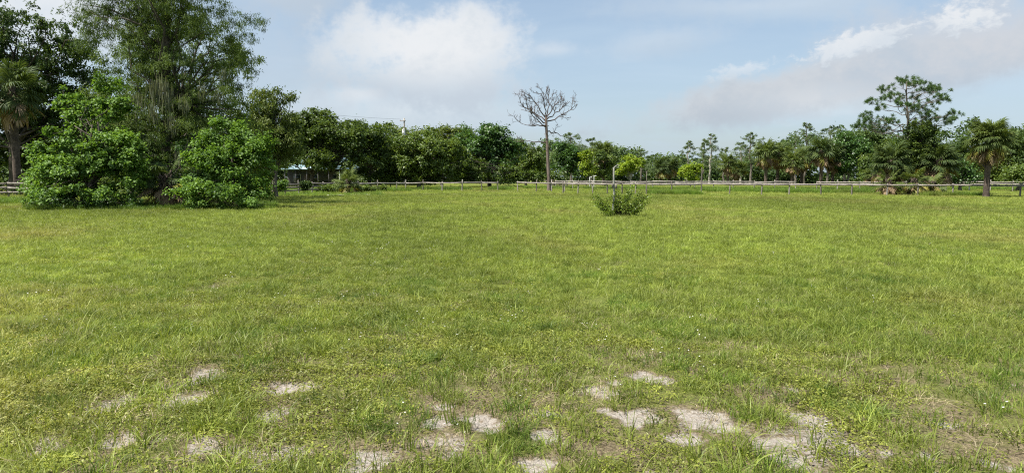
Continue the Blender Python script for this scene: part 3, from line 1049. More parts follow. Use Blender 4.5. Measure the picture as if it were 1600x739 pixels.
for px, py, dy, ln in [(272, 120, -1.6, 2.2), (262, 128, -1.8, 1.6), (281, 132, -1.5, 2.0), (268, 165, -2.2, 1.3), (290, 180, -1.8, 1.5), (300, 232, -1.6, 1.4), (312, 228, -1.5, 1.2), (318, 238, -1.5, 1.3), (330, 135, -1.2, 1.2), (350, 140, -1.0, 1.0), (240, 150, -1.8, 1.2), (226, 170, -1.8, 0.9), (360, 110, -0.8, 0.8), (305, 150, -1.5, 1.3), (250, 210, -2.0, 1.3), (292, 250, -1.5, 1.2)]:
    k = 70
    c0 = np.array(P(px, py, 43) - cyp.location) + (0, dy, 0)
    mc = c0 + rng.normal(0, 1, (k, 3)) * (0.16, 0.16, 0.10)
    mc[:, 2] -= rng.uniform(0, 0.6, k) * ln
    mm.leaves(mc, unit(rng.normal(0, 0.05, (k, 3)) + (0, 0, -1.0)), unit(rng.normal(0, 1, (k, 3))), rng.uniform(0.25, 0.6, k) * ln, 0.045, 0.1, 0.03)
tag(mm.build('moss', M['moss'], cyp), 'grey green moss hanging in strands from the limbs', None, None, 'stuff')
broad_tree('shade_tree', 'dense dark tree filling the thicket behind the mossy cypress', 'tree', 11, 49, 280,
           [(270, 190, 110, 60), (210, 140, 70, 55, 1), (320, 170, 75, 55, 1), (180, 200, 60, 80), (340, 240, 70, 60), (250, 270, 110, 50), (380, 210, 30, 50), (235, 90, 60, 50, 2), (250, 40, 80, 50, 3), (330, 85, 60, 45, 3), (175, 60, 45, 45, 3)],
           'cypress', (280, 150), 0.25, 'darkbark', 900, 64, 0.50, 0.22, 0.07, hang=0.8, low=-0.8)
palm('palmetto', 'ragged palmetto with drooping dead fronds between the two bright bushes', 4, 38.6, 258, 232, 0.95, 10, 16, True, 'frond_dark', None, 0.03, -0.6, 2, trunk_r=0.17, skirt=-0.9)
palm('palm_tree', 'tall dark fan palm at the far left edge with shaggy crown', 5, 63, 28, 92, 1.55, 40, 18, True, 'frond_dark', None, 0.0, -0.75, trunk_r=0.30)
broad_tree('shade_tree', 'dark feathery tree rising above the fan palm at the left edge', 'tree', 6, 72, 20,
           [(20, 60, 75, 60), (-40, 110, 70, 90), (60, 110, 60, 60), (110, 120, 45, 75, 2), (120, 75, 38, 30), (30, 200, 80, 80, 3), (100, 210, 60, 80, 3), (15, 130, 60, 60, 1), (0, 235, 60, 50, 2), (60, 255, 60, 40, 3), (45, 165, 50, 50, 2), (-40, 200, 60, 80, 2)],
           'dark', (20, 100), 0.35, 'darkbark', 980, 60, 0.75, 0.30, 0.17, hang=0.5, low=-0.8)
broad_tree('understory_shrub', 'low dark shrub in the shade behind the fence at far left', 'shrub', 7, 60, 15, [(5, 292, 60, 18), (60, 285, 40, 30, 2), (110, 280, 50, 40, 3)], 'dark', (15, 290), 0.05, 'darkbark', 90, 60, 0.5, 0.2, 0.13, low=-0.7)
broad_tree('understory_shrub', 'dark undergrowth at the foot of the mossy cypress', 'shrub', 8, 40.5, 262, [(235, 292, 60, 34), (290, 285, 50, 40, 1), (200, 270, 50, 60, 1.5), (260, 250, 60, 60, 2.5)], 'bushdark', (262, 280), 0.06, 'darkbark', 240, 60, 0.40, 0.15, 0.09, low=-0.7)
broad_tree('ferny_tree', 'soft olive green foliage tree behind the left bright bush', 'tree', 9, 41.0, 205, [(205, 215, 45, 40), (185, 185, 30, 28), (225, 250, 35, 40)], 'cypress', (205, 220), 0.09, 'bark', 240, 80, 0.36, 0.16, 0.034, hang=0.9, low=-0.7)
broad_tree('olive_tree', 'drooping olive green tree just right of the bright bush', 'tree', 10, 58, 432,
           [(432, 200, 40, 48), (415, 170, 30, 30), (450, 235, 30, 38), (405, 215, 30, 50), (440, 150, 20, 14), (410, 148, 22, 12), (395, 260, 30, 30), (428, 142, 24, 8)],
           'droop', (428, 180), 0.15, 'bark', 360, 62, 0.50, 0.24, 0.085, hang=0.9, low=-0.7)

# ------------------------------------------------------------------ middle tree row
OAKS = 'dark oaks round the house'
broad_tree('oak_tree', 'dark oak left of the house, beside the drooping olive tree', 'tree', 20, 98, 487,
           [(485, 215, 42, 44), (460, 225, 30, 40), (510, 222, 34, 40), (490, 190, 30, 20), (500, 250, 50, 16), (465, 256, 26, 14, -2), (505, 262, 24, 12, -2)], 'oak', (490, 235), 0.28, 'darkbark', 330, 50, 0.85, 0.36, 0.22, OAKS)
broad_tree('oak_tree', 'dark spreading oak in front of the house roof', 'tree', 21, 97, 512,
           [(535, 222, 34, 36), (520, 205, 34, 26), (552, 228, 26, 34), (515, 250, 28, 14, -2), (560, 255, 18, 16), (548, 262, 16, 12, -1)], 'oak', (528, 230), 0.24, 'darkbark', 240, 50, 0.8, 0.36, 0.22, OAKS)
broad_tree('oak_tree', 'dark oak right of the house, shading its end wall', 'tree', 22, 101, 578,
           [(572, 232, 30, 44), (560, 212, 28, 24), (585, 250, 22, 36), (575, 272, 26, 18)], 'oak', (575, 240), 0.26, 'darkbark', 270, 50, 0.8, 0.36, 0.22, OAKS)
broad_tree('oak_tree', 'dark oak standing far behind the house', 'tree', 23, 128, 470,
           [(470, 225, 50, 48), (530, 228, 60, 45), (590, 232, 45, 42), (620, 245, 30, 35)], 'oak', (500, 240), 0.35, 'darkbark', 300, 55, 1.2, 0.5, 0.3, OAKS, low=-0.9)
broad_tree('round_tree', 'broad round mid green tree in front of the utility pole', 'tree', 24, 104, 655,
           [(655, 250, 62, 42), (620, 252, 34, 40), (695, 248, 42, 38), (660, 222, 42, 22), (640, 275, 50, 16), (705, 275, 32, 14)], 'round', (655, 250), 0.3, 'bark', 420, 55, 0.85, 0.36, 0.23, low=-0.7)
broad_tree('ficus_tree', 'glossy deep green tree left of the dead pine', 'tree', 25, 110, 765,
           [(765, 235, 44, 40), (735, 222, 26, 24), (790, 240, 24, 34), (755, 208, 30, 14), (770, 268, 36, 22)], 'ficus', (762, 240), 0.3, 'darkbark', 330, 55, 0.85, 0.36, 0.23, low=-0.7)
broad_tree('round_tree', 'pale olive green tree showing above the round tree top', 'tree', 26, 135, 690, [(690, 225, 40, 26), (660, 215, 34, 18), (720, 220, 30, 22), (610, 230, 40, 30)], 'droop', (690, 235), 0.3, 'bark', 230, 50, 1.1, 0.45, 0.28, low=-0.6)
broad_tree('round_tree', 'loose mid green tree directly behind the dead pine', 'tree', 27, 122, 822,
           [(822, 255, 28, 34), (800, 250, 20, 36), (838, 265, 18, 24), (815, 232, 18, 14)], 'round', (820, 255), 0.22, 'bark', 200, 50, 0.8, 0.38, 0.22, low=-0.7)
broad_tree('ficus_tree', 'dark compact tree right of the dead pine trunk', 'tree', 28, 118, 886,
           [(886, 252, 21, 26), (880, 235, 15, 14), (896, 262, 12, 18)], 'ficus', (886, 260), 0.16, 'bark', 150, 50, 0.65, 0.36, 0.22, low=-0.7)
broad_tree('lime_tree', 'slim lime green sapling beside the dark compact tree', 'tree', 29, 116, 917, [(917, 255, 10, 20), (922, 268, 9, 10), (912, 243, 7, 9)], 'lime', (917, 262), 0.07, 'bark', 60, 45, 0.5, 0.32, 0.2, low=-0.7)
broad_tree('lime_tree', 'wide lime green tree right behind the staked shrub', 'tree', 30, 118, 985, [(985, 258, 19, 14), (975, 268, 13, 10), (996, 256, 10, 12), (985, 248, 12, 7)], 'lime', (985, 265), 0.1, 'palebark', 95, 45, 0.55, 0.32, 0.2, low=-0.7)
broad_tree('lime_tree', 'brightest yellow green round tree left of the slender cypresses', 'tree', 31, 112, 1080, [(1080, 268, 16, 13), (1070, 268, 9, 10), (1090, 268, 9, 9), (1080, 280, 9, 5)], 'lime', (1080, 272), 0.08, 'bark', 90, 45, 0.5, 0.3, 0.19, low=-0.8)
broad_tree('bright_tree', 'small bright green tree behind the far fence, right of centre', 'tree', 32, 125, 945, [(943, 250, 18, 18), (938, 265, 14, 14), (930, 272, 14, 10)], 'round', (943, 262), 0.1, 'bark', 90, 45, 0.6, 0.35, 0.22, low=-0.8)

under = broad_tree('undergrowth', 'dark undergrowth along the foot of the middle tree row behind the fence', 'undergrowth', 33, 106, 610, [(605, 268, 26, 18), (590, 275, 22, 12), (730, 268, 26, 20), (745, 276, 24, 10), (800, 272, 26, 16), (660, 278, 40, 9), (840, 276, 20, 10), (868, 276, 16, 10)], 'oak', (610, 272), 0.08, 'darkbark', 330, 50, 0.7, 0.34, 0.21, low=-0.9)
under['kind'] = 'stuff'
# dead pine ----------------------------------------------------------------
def dead_pine():
    rng = np.random.default_rng(41)
    y = 79.0
    bx = P(858, 299, y).x
    loc = Vector((bx, y, hz(bx, y)))
    root = empty('dead_pine', loc, 'tall leafless dead pine with bare crooked branches beside the fence', 'dead tree')
    tm, bm = MB(), MB()

    def W(px, py, dy=0.0):
        return np.array(P(px, py, y) - loc) + (0, dy, 0)
    tr = np.array([W(858, 302), W(857.5, 280), W(856, 250), W(855, 225), W(854, 205), W(853.5, 193), W(853, 183)])
    tr[0, 2] = -0.2
    tm.tube(tr, [0.27, 0.20, 0.18, 0.165, 0.15, 0.135, 0.12], 10)
    for i in range(26):
        a, z = rng.uniform(0, 2 * pi), rng.uniform(3.0, 8.5)
        c = np.array([np.interp(z, tr[:, 2], tr[:, 0]) + 0.18 * cos(a), 0.18 * sin(a), z])
        tm.tube(np.stack([c, c + np.array([cos(a) * .12, sin(a) * .12, .05])]), [0.04, 0.02], 4)
    tm.build('trunk', M['deadwood'], root, True)

    def twig(p, d, ln, r, lev):
        n = 6
        pts = [p]
        dd = d.copy()
        for k in range(n - 1):
            dd = unit(dd + rng.normal(0, 0.20, 3) + np.array([0, 0, 0.05 if lev else 0.07]))
            pts.append(pts[-1] + dd * ln / (n - 1))
        pts = np.array(pts)
        bm.tube(pts, np.linspace(r, max(r * 0.38, 0.011), n), 5)
        if lev < 3:
            for k in range(rng.integers(3, 6) if lev < 2 else rng.integers(2, 4)):
                i = rng.integers(1, n)
                side = unit(np.cross(dd, rng.normal(0, 1, 3)))
                nd = unit(dd * 0.75 + side * rng.uniform(0.5, 1.1) + (0, 0, 0.22))
                twig(pts[i], nd, ln * rng.uniform(0.40, 0.68), max(r * 0.55, 0.013), lev + 1)
    mains = [((853, 185), (838, 160), (822, 148), -0.5), ((853, 190), (845, 175), (815, 170), 0.8), ((853, 183), (858, 160), (858, 140), 0.2), ((853.5, 188), (868, 178), (890, 160), -0.6),
             ((853.5, 186), (862, 170), (880, 150), 0.9), ((854, 200), (840, 196), (815, 193), 0.3), ((854, 200), (842, 192), (826, 178), -0.9), ((854.5, 206), (868, 205), (880, 212), 0.5),
             ((855, 222), (840, 223), (815, 218), -0.4), ((853, 186), (850, 165), (846, 145), -0.7), ((853.5, 190), (876, 184), (898, 166), 0.4), ((853.5, 192), (838, 182), (812, 160), 0.2)]
    for a, b, c, dy in mains:
        pa, pb, pc = W(*a), W(*b, dy * 0.8), W(*c, dy * 2.0)
        q = np.linspace(0, 1, 8)[:, None]
        pts = pa * (1 - q) ** 2 + 2 * pb * q * (1 - q) + pc * q ** 2
        pts[1:] += rng.normal(0, 0.07, (7, 3))
        bm.tube(pts, np.linspace(0.074, 0.024, 8), 6)
        low = a[1] > 203
        for k in range(2 if low else 6):
            i = rng.integers(3, 8)
            dd = unit(pts[-1] - pts[max(0, i - 3)])
            nd = unit(dd + rng.normal(0, 0.55, 3) + (0, 0, 0.25))
            twig(pts[i], nd, rng.uniform(0.6, 1.35), 0.032, 1)
    bm.build('branches', M['deadtwig'], root, True)
    return root


dead_pine()


# ------------------------------------------------------------------ right hand trees
def slash_pine():
    rng = np.random.default_rng(51)
    y = 66.0
    bx = P(1420, 303, y).x
    loc = Vector((bx, y, hz(bx, y)))
    root = empty('pine_tree', loc, 'tall open pine with tufted crown rising above the right hand trees', 'tree')
    tm, cm = MB(), MB()

    def W(px, py, dy=0.0):
        return np.array(P(px, py, y) - loc) + (0, dy, 0)
    tr = np.array([W(1421, 304), W(1421, 260), W(1420, 220), W(1419, 190), W(1417, 165), W(1416, 145), W(1417, 128)])
    tr[0, 2] = -0.2
    tm.tube(tr, [0.22, 0.16, 0.14, 0.12, 0.095, 0.065, 0.025], 9)
    spots = [(1385, 150, -.5), (1372, 156, .6), (1395, 138, .5), (1405, 128, -.3), (1420, 124, .2), (1436, 128, .4), (1452, 140, -.5), (1466, 142, .3), (1474, 152, .1), (1455, 158, -.6), (1442, 148, .6),
             (1432, 140, -.8), (1400, 150, .9), (1390, 165, -.7), (1380, 168, .3), (1448, 172, .4), (1484, 178, -.2), (1475, 182, .5), (1488, 186, .3), (1362, 178, .3), (1352, 188, -.2), (1372, 192, .4), (1385, 190, -.5),
             (1400, 185, .7), (1362, 196, .1), (1415, 135, -.9), (1425, 150, .9), (1445, 165, 1.0), (1462, 160, .8), (1470, 192, -.6), (1458, 186, .6), (1376, 200, .6), (1408, 170, -.9), (1436, 180, -.7), (1350, 198, .4), (1440, 195, .5), (1395, 200, .6)]
    for px, py, dy in spots:
        e = W(px, py, dy * 2.2)
        zt = e[2] - rng.uniform(0.3, 1.3)
        zt = max(3.2, zt)
        a = np.array([np.interp(zt, tr[:, 2], tr[:, 0]), 0, zt])
        d = np.linalg.norm(e - a)
        pts = curve(a, e, -0.06 * d, 0.05 * d, 6, rng)
        tm.tube(pts, np.linspace(0.045, 0.014, 6), 5)
        for k in range(9):
            q = rng.integers(3, 6)
            tcen = e + rng.normal(0, 1, 3) * (0.36, 0.36, 0.17)
            tm.tube(np.stack([pts[q], (pts[q] + tcen) / 2 + (0, 0, -.05), tcen]), [0.014, 0.010, 0.006], 3, False)
            m = 60
            D = unit(rng.normal(0, 1, (m, 3)) + unit(tcen - pts[3]) * 0.6 + (0, 0, 0.35))
            cm.leaves(np.repeat(tcen[None], m, 0) + rng.normal(0, 0.05, (m, 3)), D, unit(rng.normal(0, 1, (m, 3))), rng.uniform(0.16, 0.32, m), 0.035, 0.1, 0.1)
    cm.build('crown', M['pine'], root)
    tm.build('trunk', M['bark'], root, True)


slash_pine()
palm('palm_tree', 'shaggy fan palm standing alone at the right edge, in front of the fence', 60, 56.5, 1541, 187, 0.92, 84, 46, True, 'frond', None, 0.02, -0.25, 12, trunk_r=0.21)
PC = 'palms clumped below the pine'
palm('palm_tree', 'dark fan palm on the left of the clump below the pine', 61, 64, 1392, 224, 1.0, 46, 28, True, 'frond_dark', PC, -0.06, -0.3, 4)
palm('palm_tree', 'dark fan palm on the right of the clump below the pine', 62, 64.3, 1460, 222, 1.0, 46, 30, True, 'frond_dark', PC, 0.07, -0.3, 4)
palm('palmetto', 'leftmost small palmetto with yellow fronds at the clump foot', 63, 62.5, 1388, 262, 0.70, 14, 22, True, 'frond', PC, 0, -0.4, 6, trunk_r=0.12, skirt=-0.8)
palm('palmetto', 'middle small palmetto with yellow fronds at the clump foot', 64, 62.0, 1428, 258, 0.75, 14, 22, True, 'frond', PC, 0, -0.4, 8, trunk_r=0.12, skirt=-0.8)
palm('palmetto', 'rightmost small palmetto with yellow fronds at the clump foot', 65, 62.5, 1456, 268, 0.66, 14, 22, True, 'frond', PC, 0, -0.4, 6, trunk_r=0.12, skirt=-0.8)
broad_tree('dark_tree', 'dark vine-covered tree in the middle of the palm clump', 'tree', 66, 65.6, 1430, [(1432, 222, 32, 30), (1448, 205, 22, 18), (1420, 252, 34, 30), (1455, 252, 30, 28), (1380, 258, 22, 22), (1485, 255, 16, 22)], 'oak', (1430, 225), 0.15, 'darkbark', 330, 55, 0.48, 0.22, 0.13, low=-0.8)

FB = 'trees of the wood edge at the right'
for i, (lab, px, y, lobes, leaf, nc) in enumerate([
    ('dark green tree right of the fan palm row', 1325, 140, [(1325, 235, 26, 32), (1340, 250, 30, 36), (1310, 255, 20, 30)], 'ficus', 200),
    ('tall rounded tree between the fan palm row and the pine', 1350, 145, [(1350, 215, 30, 16), (1360, 240, 36, 36), (1335, 222, 22, 14)], 'wood_mass', 200),
    ('yellowish tree just left of the palm clump', 1378, 120, [(1370, 262, 22, 24), (1385, 245, 20, 24), (1355, 270, 18, 18)], 'round', 160),
    ('mid green tree filling the gap right of the palm clump', 1505, 105, [(1500, 262, 26, 28), (1490, 235, 26, 22), (1515, 250, 22, 34)], 'wood_mass', 220),
    ('tree with olive leaves behind the lone fan palm', 1555, 100, [(1545, 262, 34, 26), (1575, 245, 26, 34), (1570, 225, 16, 16)], 'droop', 220),
    ('dark tree at the right edge of the picture', 1605, 98, [(1605, 240, 24, 40), (1590, 222, 16, 18), (1620, 262, 30, 24)], 'wood_mass', 200),
    ('bright green shrub low behind the fence at the right edge', 1590, 84, [(1592, 272, 20, 16), (1575, 278, 16, 12)], 'round', 90),
    ('bright green low tree right behind the palm clump', 1500, 82, [(1500, 272, 26, 16), (1480, 275, 16, 14)], 'ficus', 110),
]):
    broad_tree('wood_edge_tree', lab, 'tree', 70 + i, y, px, lobes, leaf, (px, lobes[0][1] + 8), 0.2, 'bark', nc, 50, 0.8 * y / 120 + 0.1, 0.38 * y / 125, 0.24 * y / 125, FB, low=-0.8)

FP = 'fan palms along the wood edge'
for i, (lab, px, top, y, s, lm, dd) in enumerate([
    ('fan palm with brown skirt left of the staked shrub', 943, 222, 140, 1.9, 'frond', 14),
    ('dark small palm right of the wide lime green tree', 1033, 250, 165, 1.7, 'frond_dark', 6),
    ('dark palm beside the brightest yellow green tree', 1046, 246, 168, 1.8, 'frond_dark', 6),
    ('single-trunked palm between the two tallest slender cypresses', 1137, 242, 145, 1.6, 'frond', 6),
    ('small brown-fronded palm left of the fan palm row', 1152, 252, 150, 1.5, 'frond', 12),
    ('leftmost big fan palm of the row right of centre', 1196, 222, 138, 1.9, 'frond', 18),
    ('second big fan palm of the row, pale dead fronds below', 1214, 224, 140, 1.9, 'frond', 18),
    ('short fan palm with a straw coloured skirt in the row', 1237, 238, 136, 1.6, 'frond', 20),
    ('fourth fan palm of the row, under the twin-topped cypress', 1252, 232, 142, 1.7, 'frond', 16),
    ('tallest dark fan palm of the row', 1282, 216, 136, 2.1, 'frond_dark', 22),
    ('rightmost fan palm of the row, beside the dark green tree', 1300, 228, 140, 1.9, 'frond_dark', 20),
    ('small palm with pale dead fronds left of the palm clump', 1362, 262, 110, 1.0, 'frond', 14),
]):
    palm('palm_tree', lab, 100 + i, y, px, top, s * 0.66, 48, dd + 8, False, lm, FP, random.uniform(-0.04, 0.04), -0.25, 4, trunk_r=0.22 + 0.05 * s)

FC = 'slender cypresses of the far wood'
for i, (lab, px, top, hw, y, nb_, bald, h0) in enumerate([
    ('flat-topped cypress behind the dark compact tree', 892, 207, 30, 150, 46, 0.1, 0.45),
    ('cypress left of the brown-skirted palm', 925, 216, 26, 155, 46, 0.1, 0.4),
    ('slim cypress right above the wide lime green tree', 1001, 233, 20, 160, 40, 0.15, 0.35),
    ('pale spire-shaped cypress above the yellow green round tree', 1074, 219, 15, 170, 46, 0.1, 0.3),
    ('tall cypress with a bare pale trunk, right of the pale spire', 1108, 209, 20, 160, 50, 0.1, 0.33),
    ('dark thin cypress close left of the bare-trunked tall one', 1097, 218, 13, 165, 36, 0.2, 0.3),
    ('wispy low cypress between the two tallest slender ones', 1130, 230, 20, 172, 34, 0.3, 0.35),
    ('tall spreading cypress right of centre', 1172, 207, 26, 158, 52, 0.1, 0.35),
    ('leaning thin cypress with crooked pale trunk', 1157, 222, 18, 162, 34, 0.3, 0.4),
    ('twin-topped cypress rising over the fan palm row', 1256, 191, 24, 160, 50, 0.2, 0.45),
    ('thin cypress left of the twin-topped one', 1240, 212, 16, 165, 36, 0.3, 0.4),
    ('open cypress right of the twin-topped one', 1292, 196, 24, 162, 46, 0.2, 0.45),
    ('tall cypress behind the rightmost fan palm of the row', 1318, 205, 24, 165, 46, 0.1, 0.35),
    ('thin cypress at the right edge above the dark tree', 1592, 200, 18, 130, 40, 0.2, 0.4),
]):
    conifer('cypress_tree', lab, 'tree', 130 + i, y, px, top, hw, 'cypressfar', 'palebark' if i in (3, 4, 8) else 'bark', 0.24, int(nb_ * 0.56), 8, 13, 0.36, 0.12, h0=h0, shape=0.75, droop=0.10, up=0.20, leafspread=0.45, baldness=bald, group=FC, trunk_lean=random.uniform(-0.02, 0.02))


# far wood, one unbroken mass ------------------------------------------------
def far_wood(name, label, seed, x0, x1, y0, y1, n, hfun, L, W):
    rng = np.random.default_rng(seed)
    m = n // 90
    cx, cy = rng.uniform(x0, x1, m), rng.uniform(y0, y1, m)
    px = 800 + cx / ((y0 + y1) / 2) * FPX
    hh = hfun(px) * (0.55 + 0.9 * fbm(cx * 0.09, cy * 0.05, seed, 3))
    cz = hh * rng.uniform(0.0, 1, m) ** 1.15
    idx = np.repeat(np.arange(m), 90)
    C = np.stack([cx, cy, cz], 1)[idx] + rng.normal(0, 0.75, (len(idx), 3)) * (1.3, 1.3, 0.8)
    C = C[C[:, 2] > 0.05]
    k = len(C)
    N = unit(rng.normal(0, 0.6, (k, 3)) + (0, -0.3, 0.8))
    D = unit(np.cross(N, rng.normal(0, 1, (k, 3))) + (0, 0, -0.2))
    mb = MB()
    mb.leaves(C, D, N, L * rng.uniform(0.6, 1.4, k), W * rng.uniform(0.6, 1.3, k))
    o = mb.build(name, M['wood_mass'], None)
    return tag(o, label, 'wood', None, 'stuff')


far_wood('far_wood', 'far green undergrowth and wood closing the view behind the right hand trees', 200, -30, 190, 178, 205, 110000,
         lambda px: np.interp(px, [700, 830, 900, 960, 1010, 1100, 1150, 1170, 1200, 1300, 1400, 1600, 1900], [9, 9, 10, 10, 6, 5.0, 5.0, 5.0, 9, 12, 13.5, 14, 14]), 0.8, 0.5)
far_wood('far_wood', 'far dark wood closing the view behind the house and oaks', 201, -130, -20, 150, 170, 70000,
         lambda px: np.interp(px, [0, 1000], [9, 9]), 0.8, 0.5)


# ------------------------------------------------------------------ fences
def rotz(a):
    return ((cos(a), -sin(a), 0), (sin(a), cos(a), 0), (0, 0, 1))


_post_cache = {}


def post_mesh(r, h, mat, key):
    if key not in _post_cache:
        mb = MB()
        z = np.array([-0.3, 0.0, h * 0.5, h - 0.03, h])
        mb.tube(np.stack([0 * z, 0 * z, z], 1), np.array([1.04, 1.04, 0.98, 0.94, 0.72]) * r, 8)
        me = mb.mesh('post', False)
        me.materials.append(mat)
        _post_cache[key] = me
    return _post_cache[key]


def fence(name, label, pts, rails, seed, rail_mat, post_mats, h=1.15, pr=0.065, rail_h=0.14, gap=0.0, drop=()):
    """pts: post feet (x, y). One post object and one rail object per bay"""
    rng = np.random.default_rng(seed)
    o0 = Vector((pts[0][0], pts[0][1], 0))
    root = empty(name, o0, label, 'fence')
    zs = [hz(x, y) for x, y in pts]
    hs = []
    for i, (x, y) in enumerate(pts):
        mt = post_mats[int(rng.integers(0, len(post_mats)))]
        hp = round(h * rng.choice([0.96, 1.0, 1.06, 1.16]), 2)
        hs.append(hp)
        o = bpy.data.objects.new('post', post_mesh(pr, hp, mt, (pr, hp, mt.name)))
        sc.collection.objects.link(o)
        o.parent = root
        o.location = Vector((x, y, zs[i])) - o0
        o.rotation_euler = (rng.normal(0, 0.03), rng.normal(0, 0.03), rng.uniform(0, 6))
    for i in range(len(pts) - 1):
        for j, rz in enumerate(rails):
            if (i, j) in drop or rng.uniform() < gap:
                continue
            a = np.array([pts[i][0], pts[i][1], zs[i] + rz + rng.normal(0, 0.02)])
            b = np.array([pts[i + 1][0], pts[i + 1][1], zs[i + 1] + rz + rng.normal(0, 0.02)])
            d = b - a
            ln = np.linalg.norm(d)
            n = unit(np.cross(d, (0, 0, 1.0)))
            if n[1] > 0:
                n = -n
            n = n * (pr + 0.022)
            mb = MB()
            t = np.linspace(-0.02, 1.02, 5)
            hh = rail_h * rng.uniform(0.85, 1.15)
            V, Q = [], []
            sg = rng.uniform(0, 0.03)
            for k in range(5):
                c = a + d * t[k] + n - (0, 0, sg * 4 * t[k] * (1 - t[k])) - np.array(o0)
                th = unit(n) * 0.02
                V += [c - th - (0, 0, hh / 2), c + th - (0, 0, hh / 2), c + th + (0, 0, hh / 2), c - th + (0, 0, hh / 2)]
                if k:
                    for e in range(4):
                        Q.append(((k - 1) * 4 + e, (k - 1) * 4 + (e + 1) % 4, k * 4 + (e + 1) % 4, k * 4 + e))
            Q += [(3, 2, 1, 0), (16, 17, 18, 19)]
            mb.add(V, Q)
            mb.build('rail', rail_mat, root)
    return root


def line_px(xs, ys):
    """post feet from measured pixel columns and depths"""
    return [(P(px, 300, y).x, y) for px, y in zip(xs, ys)]


xs = [880, 903, 926, 949, 972, 993, 1010, 1049, 1096, 1140, 1190, 1233, 1283, 1331, 1386, 1434, 1489, 1541, 1594, 1650, 1710]
fence('fence', 'near wooden fence with dark posts crossing the right half of the field', line_px(xs, np.interp(xs, [880, 1010, 1386, 1710], [70, 67, 60.5, 56])), (0.96,), 300, M['fence'], [M['post_dark'], M['fence'], M['post_dark']], h=1.12)
xs = [560, 590, 620, 634, 661, 691, 722, 753, 778, 809, 838, 862, 882]
fence('fence', 'middle stretch of bleached rail fence between the palm bush and the dead pine', line_px(xs, [77, 79, 81, 82, 82, 80, 80, 82, 82, 79, 76, 76, 76]), (0.95,), 301, M['fence_pale'], [M['fence_pale'], M['fence'], M['post_dark']], h=1.1, drop=((8, 0),))
xs = [425, 446, 467, 488, 505, 522, 540, 560]
fence('fence', 'three-railed weathered fence right of the bright bushes, before the house', line_px(xs, [66, 68, 70, 72, 73, 74, 75.5, 77]), (0.42, 0.72, 1.02), 302, M['fence'], [M['fence'], M['post_dark']], h=1.2, gap=0.12)
xs = [868, 895, 924, 960, 985, 1020, 1055, 1085, 1115, 1145, 1178, 1210, 1243, 1276, 1308, 1343, 1380, 1415, 1445, 1478, 1514, 1547, 1582, 1615, 1650]
fence('fence', 'far pale rail fence running behind the dark-posted fence', line_px(xs, np.interp(xs, [868, 1180, 1514, 1650], [98, 90, 84, 82])), (0.82, 1.06), 303, M['fence_pale'], [M['fence_pale'], M['fence']], h=1.15, gap=0.10)
xs = [-60, -36, -12, 13, 42, 70, 98]
fence('fence', 'shaded three-railed fence behind the far left bush', line_px(xs, [54, 54.5, 55, 55, 55, 55, 55]), (0.42, 0.78, 1.08), 304, M['fence'], [M['fence'], M['post_dark']], h=1.25)

# tall slim poles beside the near fence
for px, y, top, lab in [(1096, 64.0, 262, 'tall thin dark pole at the near fence below the slender cypresses'), (1010, 66.2, 268, 'thin dark pole at the near fence right of the staked shrub')]:
    b0 = P(px, 300, y)
    mb = MB()
    zt = P(px, top, y).z
    z = np.linspace(-0.3, zt, 6)
    mb.tube(np.stack([0.01 * np.sin(z * 2), 0 * z, z], 1), np.linspace(0.06, 0.035, 6), 8)
    o = mb.build('wooden_pole', M['post_dark'])
    o.location = (b0.x, y, hz(b0.x, y))
    tag(o, lab, 'pole', 'slim poles at the near fence')

